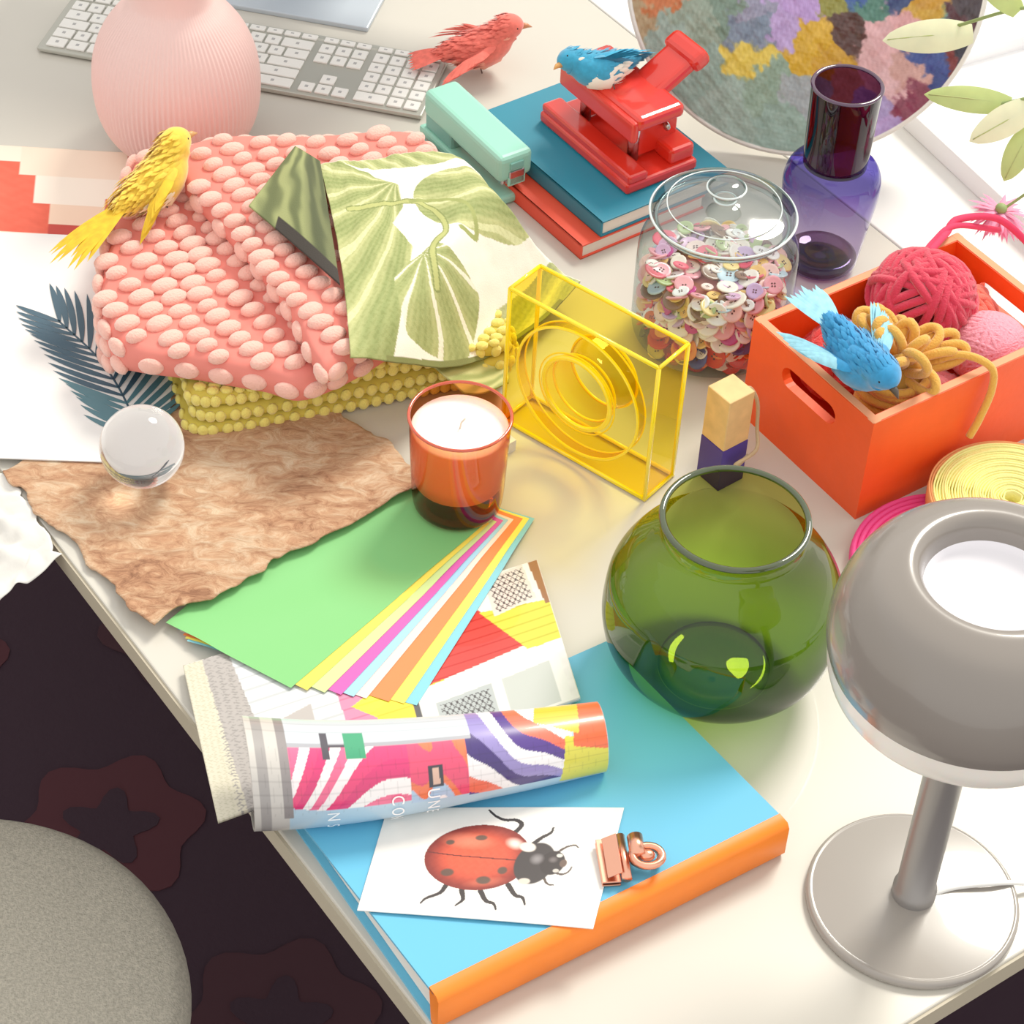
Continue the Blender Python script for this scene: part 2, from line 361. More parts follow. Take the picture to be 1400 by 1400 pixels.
# ---------------------------------------------------------------- magazine
A_=np.array((-.257,-.209))
def uvm(x,y):
    dx=x-A_[0];dy=y-A_[1];det=.281*-.171-.145*.051
    return (dx*-.171-dy*.051)/det,(.281*dy-.145*dx)/det
def Sm(U,V):
    X=A_[0]+U*.281+V*.051;Y=A_[1]+U*.145-V*.171
    X=X-.012*U*V
    return X,Y,.0045+.020*V+.0015*np.sin(U*6)
def magcol(U,V):
    C=np.zeros(U.shape+(3,));C[:]=(228,226,222);C+=(wn(U,V,25)*8)[...,None]
    def P(pts,c,tex=0):
        m=inpoly(U,V,pts);C[m]=c
        if tex: C[m]-=((np.abs(((V[m]*tex)%1)-.5)<.08)*24)[...,None]
    P([(0,0),(.05,0),(.08,1),(0,1)],(208,202,180));m=(U<.06)&(wn(U*4,V*4,60,2)>.35);C[m]=(186,182,154)
    P([(.05,0),(.12,0),(.18,1),(.08,1)],(170,164,160));m=(U>.05)&(U<.15)&(wn(U*3,V*3,50,4)>.3);C[m]=(144,140,136)
    P([(.12,0),(.5,0),(.5,1),(.18,1)],(214,218,220),12)
    P([(.19,.55),(.30,.5),(.30,1),(.2,1)],(180,174,170));P([(.21,.62),(.27,.6),(.27,1),(.22,1)],(112,108,112))
    P([(.36,.2),(.5,.2),(.56,.7),(.38,.8)],(222,130,164),14);P([(.4,.6),(.66,.35),(.66,.62),(.5,.8)],(236,226,60),14)
    P([(.6,0),(1,0),(1,.1),(.6,.3)],(236,234,228))
    P([(.62,.35),(.80,.22),(.90,.55),(.58,.62)],(210,56,50),16)
    P([(.80,.24),(1,.30),(1,.60),(.9,.58)],(214,208,64),16)
    P([(.58,.62),(1,.58),(1,.66),(.58,.70)],(242,242,238))
    P([(.56,.70),(.98,.66),(.98,1),(.56,1)],(228,228,222));
    P([(.62,.74),(.78,.72),(.78,.98),(.62,.98)],(176,184,184));P([(.81,.72),(.95,.70),(.95,.98),(.81,.98)],(190,196,190))
    P([(.84,.03),(.955,.0),(.965,.26),(.84,.3)],(220,210,200));P([(.97,0),(1,0),(1,.32),(.985,.32)],(146,98,64))
    lat=(np.abs(((U*60+V*22)%1)-.5)<.11)|(np.abs(((U*60-V*22)%1)-.5)<.11)
    for q in ([(.85,.04),(.95,.02),(.955,.25),(.85,.28)],[(.63,.76),(.77,.75),(.77,.96),(.63,.96)]):
        m=inpoly(U,V,q)&lat;C[m]=(72,68,70)
    P([(.46,.66),(.56,.6),(.56,1),(.46,1)],(244,216,54),12)
    P([(.56,.66),(.575,.66),(.575,1),(.56,1)],(80,78,80))
    return C
mg=empty('magazine',(0,0,T));mpg=vcol_mat('magazine_print',.28,coat=.3)
painted('open_page',Sm,300,200,magcol,mpg,parent=mg,thick=.0035)
def Scurl(U,V):
    ra=.040-.014*U
    cx=-.186+U*.265;cy=-.352+U*.060-.012*np.sin(U*3.14);cz=ra+.006+.014*sm(U*1.4)
    th=-math.pi*.55+V*(math.pi*1.36-.20*U)
    k=1+.28*sm((V-.55)/.45)*(1-.5*U)
    dn=(.23,-.973)
    X=cx+dn[0]*ra*k*np.cos(th);Y=cy+dn[1]*ra*k*np.cos(th);Z=cz+ra*np.sin(th)*(1+.05*V)
    return X,Y,Z
def curlcol(U,V):
    C=np.zeros(U.shape+(3,));C[:]=(176,206,226)
    def P(p,c): C[inpoly(U,V,p)]=c
    a=np.arctan2((V-.22)*.55,U-.02);k=np.floor((a+.10*np.sin(U*14))*9.5)
    st=[(234,60,116),(250,242,244),(240,100,142),(250,246,246),(220,50,112)]
    reg=(U>.09)&(V>.44+.25*np.clip(.2-U,0,1))&(V<.76)&(U<.46)
    for i,c in enumerate(st): C[reg&((k%5)==i)]=c
    w=wn(U*9,V*5,.7,2)+.25*np.sin(U*60+V*9)
    m=(U>.44)&(U<.64)&(V>.42);C[m]=(168,200,230);C[m&(w>.0)]=(240,118,78);C[m&(w>.42)]=(234,74,112);C[m&(w<-.45)]=(246,244,246)
    rr=np.hypot((U-.98)*1.0,(V-.98)*.62);band=np.floor((rr+.010*np.sin(U*40))*24)
    reg=(U>.60)&(U<.90)&(V>.40)
    for i,c in enumerate([(78,52,136),(248,246,250),(146,134,198),(60,42,112),(246,244,246),(238,108,84)]): C[reg&((band%6)==i)]=c
    P([(.86,.34),(1,.30),(1,.62),(.88,.70)],(222,214,72));P([(.90,.62),(1,.56),(1,1),(.92,1)],(240,104,62));P([(.80,.82),(.92,.70),(.94,1),(.82,1)],(238,196,62))
    m=(V>.76)&(U<.62);C[m]=(200,208,216);m=(V>.76)&(V<.78)&(U<.62);C[m]=(164,166,174)
    P([(.27,.70),(.325,.70),(.325,.84),(.27,.84)],(54,154,110));P([(.205,.70),(.225,.70),(.225,.84),(.205,.84)],(70,66,76));P([(.225,.76),(.27,.76),(.27,.775),(.225,.775)],(70,66,76))
    m=(U<.10);C[m]=(200,196,190);m=(U>.02)&(U<.05);C[m]=(156,152,150);m=(U>.085)&(U<.11)&(V>.4);C[m]=(140,134,134)
    m=(np.abs((V*16%1)-.5)<.05)&(V>.42);C[m]*=.92
    m=(np.abs(((U*26+(np.floor(V*16)%2)*.5)%1)-.5)<.03)&(V>.42)&(V<.76);C[m]*=.93
    P([(.49,.50),(.53,.50),(.53,.63),(.49,.63)],(50,52,64));P([(.5,.52),(.522,.52),(.518,.61),(.503,.61)],(220,180,160))
    return C
painted('curled_page',Scurl,340,130,curlcol,mpg,parent=mg,thick=.0006)
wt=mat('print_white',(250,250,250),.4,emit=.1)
def curl_text(ch,u,v):
    cu=bpy.data.curves.new('letter','FONT');cu.body=ch;cu.size=.0135;cu.align_x='CENTER';cu.align_y='CENTER'
    tmp=bpy.data.objects.new('tmp',cu);bpy.context.collection.objects.link(tmp);bpy.context.view_layer.update()
    me=bpy.data.meshes.new_from_object(tmp.evaluated_get(bpy.context.evaluated_depsgraph_get()));bpy.data.objects.remove(tmp)
    f=lambda a,b:Vector([float(q) for q in Scurl(np.array(a),np.array(b))])
    p=f(u,v);tu=(f(u+.01,v)-p).normalized();tv=(f(u,v+.01)-p).normalized();n=tu.cross(tv).normalized();tv=n.cross(tu)
    M=Matrix((tu,tv,n)).transposed().to_4x4()@Matrix.Rotation(-math.pi/2,4,'Z');M.translation=p+n*.0009
    me.transform(M);me.materials.clear();me.materials.append(wt)
    o=bpy.data.objects.new('cover_letter',me);bpy.context.collection.objects.link(o);o.parent=mg
for i,chh in enumerate('CON'): curl_text(chh,.40,.46-.085*i)
for i,chh in enumerate('UNE'): curl_text(chh,.50,.47-.085*i)
for i,chh in enumerate('NS'): curl_text(chh,.22,.40-.09*i)
# ---------------------------------------------------------------- coloured paper fan
fn=empty('coloured_paper_sheets',(0,0,T))
def hz(x,y):
    u,v=uvm(x,y);return .0015+.006*sm((v+.35)/.3)*sm((u+.2)/.2)+.0205*np.clip(v,0,1)*sm((u+.15)/.2)
cols=[(116,192,112),(248,226,80),(200,226,144),(216,84,172),(152,204,234),(246,218,206),(242,128,70),(246,230,88),(122,198,214)]
lr0=np.array((-.167,-.236));lr1=np.array((-.066,-.249));tr0=np.array((-.028,-.030));tr1=np.array((.026,.008))
ks=[0,.13,.27,.40,.50,.60,.78,.90,1.0]
for i,(c,k) in enumerate(zip(cols,ks)):
    lr=lr0*(1-k)+lr1*k;tr=tr0*(1-k)+tr1*k
    dd=(tr-lr);ln=np.linalg.norm(dd);dd/=ln;ln=.255;nn=np.array((-dd[1],dd[0]));W=.134+.07*k
    def S(U,V,lr=lr,dd=dd,nn=nn,ln=ln,i=i,W=W):
        X=lr[0]+dd[0]*ln*V+nn[0]*W*U;Y=lr[1]+dd[1]*ln*V+nn[1]*W*U
        return X,Y,hz(X,Y)+.0005*(9-i)
    painted('sheet_%d'%(i+1),S,12,18,lambda U,V,c=c:np.ones(U.shape+(3,))*np.array(c),vcol_mat('coloured_paper',.6),parent=fn)
# ---------------------------------------------------------------- bark paper
bm_=bpy.data.materials.new('bark_paper');bm_.use_nodes=True;nt=bm_.node_tree;bb=nt.nodes['Principled BSDF'];bb.inputs['Roughness'].default_value=.8
tc=nt.nodes.new('ShaderNodeTexCoord');mp_=nt.nodes.new('ShaderNodeMapping');mp_.inputs['Scale'].default_value=(1,1.8,1);mp_.inputs['Rotation'].default_value=(0,0,-.5)
nt.links.new(tc.outputs['Object'],mp_.inputs[0])
n1=nt.nodes.new('ShaderNodeTexNoise');n1.inputs['Scale'].default_value=44;n1.inputs['Detail'].default_value=12;n1.inputs['Roughness'].default_value=.74;n1.inputs['Distortion'].default_value=.9
n0=nt.nodes.new('ShaderNodeTexNoise');n0.inputs['Scale'].default_value=9;n0.inputs['Detail'].default_value=4
nt.links.new(mp_.outputs[0],n1.inputs['Vector']);nt.links.new(tc.outputs['Object'],n0.inputs['Vector'])
mx=nt.nodes.new('ShaderNodeMath');mx.operation='MULTIPLY_ADD';mx.inputs[1].default_value=.3;nt.links.new(n0.outputs['Fac'],mx.inputs[0])
m3=nt.nodes.new('ShaderNodeMath');m3.operation='MULTIPLY';m3.inputs[1].default_value=.7;nt.links.new(n1.outputs['Fac'],m3.inputs[0]);nt.links.new(m3.outputs[0],mx.inputs[2])
rp=nt.nodes.new('ShaderNodeValToRGB');e=rp.color_ramp.elements
e[0].position=.36;e[0].color=lin((136,88,60))+(1,);e[1].position=.62;e[1].color=lin((226,198,164))+(1,)
x=e.new(.44);x.color=lin((182,130,94))+(1,);x=e.new(.51);x.color=lin((204,158,120))+(1,)
nt.links.new(mx.outputs[0],rp.inputs[0]);nt.links.new(rp.outputs[0],bb.inputs['Base Color'])
bp=nt.nodes.new('ShaderNodeBump');bp.inputs['Strength'].default_value=.9;bp.inputs['Distance'].default_value=.005
nt.links.new(n1.outputs['Fac'],bp.inputs['Height']);nt.links.new(bp.outputs[0],bb.inputs['Normal'])
bq=bil([(-.445,.010),(-.23,.19),(-.072,.022),(-.287,-.172)])
def Sb(U,V):
    X,Y=bq(U,V);e=np.minimum(np.minimum(U,1-U),np.minimum(V,1-V))
    k=np.exp(-e*14);X=X+.006*k*wn(U,V,9,3)+.001*k*wn(U,V,40,1);Y=Y+.006*k*wn(U,V,10,5)+.001*k*wn(U,V,47,2)
    return X,Y,np.maximum(.0042,.0085*sm((V-.55)/.3)+hz(X,Y)*sm((V-.55)/.3)+.002)+.0012*wn(X*1000,Y*1000,.03)*sm(V*3)
painted('bark_paper_sheet',Sb,110,110,lambda U,V:np.ones(U.shape+(3,))*128,bm_,loc=(0,0,T),thick=.0012)
# ---------------------------------------------------------------- chair
ch=MB();fb=mat('seat_fabric',(186,180,164),.9,bump=.7,bscale=600,var=.25,vscale=320);cm=mat('chair_metal',(60,58,60),.4,metal=.7)
ch.lathe(cr([(0,.0),(.12,.0),(.185,-.004),(.203,-.014),(.209,-.032),(.203,-.052),(.18,-.062),(0,-.064)],5),fb,72)
ch.lathe([(0,-.062),(.19,-.062),(.19,-.07),(0,-.07)],cm,48)
for k in range(4):
    a=math.pi/4+k*math.pi/2;ch.loft([(.12*math.cos(a),.12*math.sin(a),-.065),(.19*math.cos(a),.19*math.sin(a),-.428)],[.014,.010],cm,12)
ch.build('upholstered_stool',(-.462,-.326,.44))

# ================================================================ far / left part
# keyboard
kb=MB();al=mat('keyboard_aluminium',(178,178,168),.35,metal=.3);kw=mat('keycap_white',(236,235,230),.4);kg=mat('key_legend',(170,170,170),.6)
kb.box((.2125,.057,.0045),(.425,.114,.005),al,.0015);kb.loft([(.01,.105,.004),(.415,.105,.004)],.004,al,10)
u=.0183
def key(x,y,wu,h=.0155):
    kb.box((.007+x*u+wu*u/2,y,.0082),(wu*u-.0028,h,.0026),kw,.0006,seg=1)
    kb.box((.007+x*u+wu*u/2,y,.00956),(.0035,.004 if h>.01 else .002,.0001),kg)
rows=[(.0875,[1]*13+[2]),(.069,[1.5]+[1]*12+[1.5]),(.0505,[1.8]+[1]*11+[2.2]),(.032,[1.3]+[1]*11+[2.7]),(.0135,[1.25,1.25,1.25,5,1.25,1.25,1.25,2.5])]
for y,ks_ in rows:
    x=0
    for k in ks_: key(x,y,k);x+=k
for i in range(14): key(i*15/14,.1045,15/14,.0085)
for i in range(3):
    for y in (.0875,.069,.0135): key(15.3+i,y,1)
    key(15.3+i,.1045,1,.0085)
key(16.3,.032,1)
for i in range(4):
    for y in (.0875,.069,.0505,.032): key(18.6+i,y,1)
    key(18.6+i,.1045,1,.0085)
key(18.6,.0135,2);key(20.6,.0135,1);key(21.6,.0135,1)
kb.build('computer_keyboard',(-.535,.661,T),math.radians(-11.5))
# monitor on foot
mo_=MB();sv=mat('monitor_silver',(190,200,210),.4,metal=.4);bk=mat('monitor_black',(20,20,24),.2)
mo_.box((-.10,.085,.003),(.2,.17,.006),sv,.0015)
mo_.box((-.10,.150,.09),(.16,.008,.18),sv,.002)
mo_.box((-.10,.125,.33),(.53,.02,.34),sv,.004);mo_.box((-.10,.1145,.35),(.52,.002,.29),bk)
mo_.build('desktop_monitor',(-.188,.737,T),math.radians(-11.5))
# pink vase
V_=MB();pv=mat('pink_ceramic',(232,196,190),.5)
V_.lathe(cr([(0,.0005),(.05,.0005),(.058,.003),(.070,.016),(.079,.036),(.083,.060),(.083,.085),(.079,.108),(.070,.130),(.056,.150),(.045,.162),(.0400,.172),(.0390,.195),(.043,.22),(.046,.228)],6),pv,480,rib=(96,.010,lambda z:max(0,min(1,(z-.002)/.01))*max(0,min(1,(.175-z)/.03))))
V_.lathe(cr([(.046,.228),(.042,.226),(.037,.2),(.037,.15),(.03,.02),(0,.015)],4),pv,64)
V_.build('pink_ribbed_vase',(-.362,.52,T))
# red patterned paper
def redc(U,V):
    C=np.zeros(U.shape+(3,));C[:]=(228,86,60);C+=(wn(U,V,30)*6)[...,None]
    def P(p,c): C[inpoly(U,V,p)]=c
    P([(0,.84),(.60,.84),(.60,1),(0,1)],(246,228,208));P([(.60,.70),(1,.70),(1,1),(.60,1)],(244,220,198))
    P([(.66,.42),(1,.42),(1,.7),(.66,.7)],(248,234,218));P([(.72,.22),(1,.22),(1,.42),(.72,.42)],(242,208,182))
    P([(.72,.0),(.92,.0),(.92,.22),(.72,.22)],(190,54,42));P([(.92,0),(1,0),(1,.5),(.92,.5)],(216,84,60));P([(.5,0),(.72,0),(.72,.12),(.5,.12)],(246,222,202))
    return C
painted('patterned_paper',lambda U,V:(-.66+.27*U-.02*V,.33+.0*U+.16*V,.0012+0*U),160,120,redc,vcol_mat('print_matte',.6),loc=(0,0,T),thick=.001)
# white crumpled cloth
cq_=bil([(-.66,.10),(-.436,.004),(-.377,-.086),(-.52,-.20)])
def Scl(U,V):
    X,Y=cq_(U,V);X=X+.004*wn(U,V,9,2);Y=Y+.004*wn(U,V,8,5);nn=.798*X+.602*Y+.349
    over=np.clip(-nn-.002,0,1);return X,Y,.0020+.0008*wn(U,V,7,2)+.007*wn(U,V,8,3)*sm(over/.03)-.35*over
painted('crumpled_white_cloth',Scl,90,90,lambda U,V:np.ones(U.shape+(3,))*np.array((222,220,214)),vcol_mat('white_cloth',.8,bump=.4,bscale=120),loc=(0,0,T),thick=.0006)
# print with palm leaf
pp=empty('palm_leaf_print',(0,0,T))
b=MB();pw=mat('white_print_paper',(232,231,229),.5)
q=[(-.66,.015),(-.305,.027),(-.335,.345),(-.68,.335)];b.prism(q,.0062,.0074,pw);b.build('paper',parent=pp)
b=MB();p1=mat('palm_ink',(74,116,128),.5);p2=mat('palm_ink_dark',(50,80,98),.5)
st=[np.array(p) for p in cr([(-.336,.052),(-.350,.100),(-.385,.160),(-.432,.212)],10)]
def leafpoly(o,dv,L_,W_,bend,m,z):
    o=np.array(o);dv=np.array(dv)/np.linalg.norm(dv);nn=np.array((-dv[1],dv[0]));l=[];r_=[]
    for i in range(9):
        t=i/8;c=o+dv*L_*t+nn*bend*L_*t*t;wd_=W_*.5*math.sin(math.pi*(.08+.92*t))**.7 if i<8 else 0
        l.append(c+nn*wd_);r_.append(c-nn*wd_)
    vs=[(p[0],p[1],z) for p in l]+[(p[0],p[1],z) for p in r_]
    b.add(vs,[[i,i+1,9+i+1,9+i] for i in range(8)],m,False)
NL=17
for i in range(NL):
    t=.06+.93*i/(NL-1);k=t*(len(st)-1);j=min(int(k),len(st)-2);p=st[j]+(st[j+1]-st[j])*(k-j);tg=(st[j+1]-st[j]);tg=tg/np.linalg.norm(tg)
    for s in (1,-1):
        a=s*(1.0-.5*t);c_,s_=math.cos(a),math.sin(a);dv=(tg[0]*c_-tg[1]*s_,tg[0]*s_+tg[1]*c_)
        leafpoly(p,dv,(.092 if s<0 else .078)*(.62+.9*t*(1-t)*1.5),.0064,-.10*s,p1 if t<.4 else p2,.0077+.00003*i)
b.loft([(p[0],p[1],.0076) for p in st],.0010,p2,6,flat=.3);b.build('palm_leaf',parent=pp)
# glass ball
b=MB();b.ell((0,0,.0366),.0366,.0366,.0366,mat('crystal',(255,255,255),.0,trans=1,ior=1.5),nu=64,nv=40)
b.build('crystal_ball',(-.321,.008,T+.0076))
# ---- blankets
def slab(m,outline,zt,zb,mt,rnd=.010):
    n=len(outline);cx=sum(p[0] for p in outline)/n;cy=sum(p[1] for p in outline)/n
    zz=zb if hasattr(zb,'__len__') else [zb]*n
    P=ccr([(p[0],p[1],z) for p,z in zip(outline,zz)],8);N=len(P);rings=[]
    for k,(ins,f) in enumerate([(0.006,0),(0,.3),(0,.65),(.004,.9),(.011,1)]):
        rg_=[]
        for p in P:
            dx,dy=p[0]-cx,p[1]-cy;l=math.hypot(dx,dy);s_=(l-ins)/l
            rg_.append((cx+dx*s_,cy+dy*s_,p[2]+(zt-p[2])*f))
        rings.append(rg_)
    for s_ in (.75,.5,.25,.02):
        rings.append([(cx+(p[0]-cx)*s_,cy+(p[1]-cy)*s_,zt+.002*float(wn(p[0]*s_,p[1]*s_,40))) for p in P])
    vs=[v for r_ in rings for v in r_];fs=[]
    for i in range(len(rings)-1):
        for j in range(N): k=(j+1)%N;fs.append([i*N+j,i*N+k,(i+1)*N+k,(i+1)*N+j])
    fs.append([(len(rings)-1)*N+j for j in range(N)])
    m.add(vs,fs,mt,True);return P,(cx,cy)
def bobbles(m,outline,zt,zb,mt,da,pa,pb,ra,rb,rz,lod=(12,7),cut=None,side=True,inset=.97,sag=0):
    P,(cx,cy)=slab(m,outline,zt,zb,mt[1]);
    a=np.array((math.cos(da),math.sin(da)));bq_=np.array((-a[1],a[0]))
    poly=[(cx+(p[0]-cx)*inset,cy+(p[1]-cy)*inset) for p in P]
    Nn=int(.35/min(pa,pb))
    for i in range(-Nn,Nn):
        for j in range(-Nn,Nn):
            p=np.array((cx,cy))+a*pa*(i+(.5 if j%2 else 0)+.25*math.sin(j*1.3+i*.35))+bq_*(pb*j+.003*math.sin(i*.6+j))
            p=p+np.array((R.uniform(-1,1),R.uniform(-1,1)))*.0012
            if inside(p[0],p[1],poly) and not(cut and inside(p[0],p[1],cut)):
                M=Matrix.Translation((p[0],p[1],zt+rz*.25))@Matrix.Rotation(da+R.uniform(-.2,.2),4,'Z')
                k=R.uniform(.85,1.12);m.ell((0,0,0),ra*k,rb*k,rz,mt[0],M,*lod)
    if side:
        acc=0
        for i in range(len(P)):
            p=np.array(P[i]);q=np.array(P[(i+1)%len(P)]);acc+=np.hypot(*(q-p)[:2])
            if acc>=pb*.9:
                acc=0;h=zt-p[2];nr=max(1,int(h/(pa*.85)))
                tg=math.atan2((q-p)[1],(q-p)[0])
                for r_ in range(nr):
                    z=p[2]+(r_+.5)*h/nr
                    M=Matrix.Translation((p[0],p[1],z))@Matrix.Rotation(tg,4,'Z')
                    m.ell((0,0,0),rb*1.0,rz*.9,ra,mt[0],M,*lod)
yb=MB();ym=mat('yellow_chenille',(236,220,108),.9,bump=.5,bscale=600,sheen=.3);ym2=mat('yellow_weave',(206,186,72),.95)
base=[(-.300,.100),(-.288,.075),(-.255,.077),(-.16,.112),(-.075,.147),(-.014,.172),(-.02,.21),(-.08,.27),(-.25,.27),(-.33,.22)]
for k in range(3):
    o=[(x+.002*((k%2)*2-1)+ (0 if k==0 else .003),y+.003*k) for x,y in base]
    bobbles(yb,o,.0145*(k+1),.0145*k+.001,(ym,ym2),math.radians(20),.0125,.0105,.0062,.0054,.0036,(8,5),side=True,cut=None if k==2 else [(p[0]*1.0,p[1]) for p in [(-.34,.06),(0,.06),(0,.3),(-.34,.3)]])
yb.build('yellow_bobble_blanket',(0,0,T))
pb=MB();pm=mat('pink_chenille',(242,182,166),.9,bump=.6,bscale=500,sheen=.4);pm2=mat('pink_weave',(226,126,114),.95)
lo=[(-.345,.098),(-.285,.088),(-.225,.078),(-.178,.074),(-.10,.16),(-.052,.315),(-.085,.385),(-.12,.425),(-.245,.415),(-.365,.398),(-.388,.36),(-.390,.26),(-.382,.16)]
zb=[.046,.048,.048,.048,.045,.03,.004,.002,.002,.002,.002,.002,.004]
up=[(-.335,.335),(-.25,.21),(-.205,.135),(-.176,.070),(-.158,.066),(-.10,.16),(-.052,.30),(-.085,.37),(-.12,.415),(-.21,.40),(-.31,.385)]
bobbles(pb,lo,.078,zb,(pm,pm2),math.radians(-55),.0195,.0265,.0083,.0118,.0062,cut=[(-.31,.34),(-.15,.09),(-.0,.3),(-.1,.5),(-.3,.38)])
bobbles(pb,up,.104,.080,(pm,pm2),math.radians(-55),.0195,.0265,.0083,.0118,.0062,cut=[(-.19,.30),(-.15,.12),(-.06,.20),(-.07,.33)])
pb.build('pink_bobble_blanket',(0,0,T))
# ---- leaf print fabric
Ac,Bc_,Cc,Dc=(-.199,.328),(-.090,.362),(.052,.292),(-.146,.060)
def coons(U,V):
    def c2(a,b,t,m=None,k=0): return [a[i]*(1-t)+b[i]*t+(m[i]*4*t*(1-t) if m else 0) for i in (0,1)]
    top=c2(Ac,Bc_,U,(.0,.0));bot=c2(Dc,Cc,U,(.012,-.012));lf=c2(Ac,Dc,V,(.005,.0));rt=c2(Bc_,Cc,V,(.004,.008))
    o=[]
    for i in (0,1):
        o.append((1-V)*top[i]+V*bot[i]+(1-U)*lf[i]+U*rt[i]-((1-U)*(1-V)*Ac[i]+U*(1-V)*Bc_[i]+(1-U)*V*Dc[i]+U*V*Cc[i]))
    return o
def Sl(U,V):
    X,Y=coons(U,V)
    d1=((X+.158)*.911-(Y-.066)*.413)
    d2=((X+.052)*.85+(Y-.30)*.5)
    d_=np.maximum(d1,d2);z=.117-.092*sm((d_-.006)/.075)
    return X,Y,z+.0034*np.sin(U*9+V*4)*V+.002*wn(U,V,6)+.0012*wn(U,V,15,3)
def leafc(U,V):
    C=np.zeros(U.shape+(3,));C[:]=(240,236,220)
    W_=wn(U,V,5,1)
    def region(m,ph,freq,a=(188,190,128),b_=(136,148,86),c_=(208,210,154)):
        s=np.sin(ph*freq+W_*.9+.5*np.sin(V*13+U*7));t=(sm((s+1)/2)*.7+.3*(np.sin(ph*freq*6+W_*4)+1)/2)[...,None]
        col=np.array(a)*t+np.array(b_)*(1-t);col=np.where((s>.9)[...,None],np.array(c_),col)
        fine=((wn(U*3,V*3,40,2)>.2)[...,None]*9);C[m]=(col-fine)[m]
    m=inpoly(U,V,[(0,0),(.16,.0),(.33,.10),(.45,.22),(.40,.35),(.30,.42),(.33,.6),(.24,.75),(.14,1),(0,1)])
    region(m,np.arctan2(V-.2,U-.45),18)
    e=((U-.78)*.9+(V-.46)*.5)**2/.11+((V-.46)*.9-(U-.78)*.35)**2/.05+.06*W_
    region(e<1,(V-.42)*.9-(U-.76)*.35+.15*(U-.7)**2,34)
    e=((U-.36)**2/.036+(V-.82)**2/.035)+.25*np.abs(np.sin(np.arctan2(V-.82,U-.36)*2.5))
    region(e<1,np.arctan2(V-.66,U-.36),12,(178,182,120),(144,154,92),(236,232,208))
    m=inpoly(U,V,[(.15,0),(.6,0),(1,.0),(1,.16),(.8,.16),(.5,.10),(.3,.06)]);region(m,U-V*.5,40,(192,194,132),(150,160,98))
    m=inpoly(U,V,[(.62,.86),(1,.78),(1,1),(.5,1)]);region(m,V+U*.4,36,(200,200,144),(158,166,106))
    def stroke(pts,w_,c):
        m=np.zeros(U.shape,bool)
        for (ax,ay),(bx,by) in zip(pts[:-1],pts[1:]):
            L2=(bx-ax)**2+(by-ay)**2;t=np.clip(((U-ax)*(bx-ax)+(V-ay)*(by-ay))/L2,0,1)
            m|=((U-ax-t*(bx-ax))**2+(V-ay-t*(by-ay))**2)<w_*w_
        C[m]=c
    stroke(cr([(.10,.28),(.3,.30),(.45,.34),(.52,.45),(.50,.60),(.40,.66),(.36,.80)],6),.016,(124,134,74));stroke(cr([(.10,.28),(.3,.30),(.45,.34),(.52,.45),(.50,.60),(.40,.66),(.36,.80)],6),.010,(176,180,108))
    stroke(cr([(.45,.34),(.56,.40),(.66,.52),(.62,.66),(.56,.62)],6),.010,(150,158,90))
    m=inpoly(U,V,[(.12,.985),(.9,.975),(.9,1),(.12,1)]);C[m]=(120,126,70)
    return C
lf_=empty('leaf_print_fabric',(0,0,T))
fm=vcol_mat('printed_cotton',.85,bump=.3,bscale=900)
painted('cloth',Sl,300,300,leafc,fm,parent=lf_,thick=.0018)
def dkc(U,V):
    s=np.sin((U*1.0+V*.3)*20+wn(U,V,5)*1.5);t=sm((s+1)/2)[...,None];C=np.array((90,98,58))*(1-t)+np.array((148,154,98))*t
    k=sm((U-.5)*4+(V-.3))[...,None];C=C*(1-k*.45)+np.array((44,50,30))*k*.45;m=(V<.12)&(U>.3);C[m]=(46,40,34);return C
tq=bil([(-.256,.256),(-.224,.352),(-.198,.330),(-.163,.150)])
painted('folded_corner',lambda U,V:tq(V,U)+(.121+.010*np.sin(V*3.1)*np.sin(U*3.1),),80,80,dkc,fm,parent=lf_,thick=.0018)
def grc(U,V):
    s=np.sin(V*30+U*8+wn(U,V,4));t=sm((s+1)/2)[...,None];return np.array((196,196,126))*t+np.array((146,154,84))*(1-t)
tq2=bil([(-.105,.150),(-.012,.200),(-.010,.150),(-.05,.118)])
painted('lower_fold',lambda U,V:tq2(U,V)+(.052-.035*sm(U*.6+V*.6),),50,50,grc,fm,parent=lf_,thick=.0018)
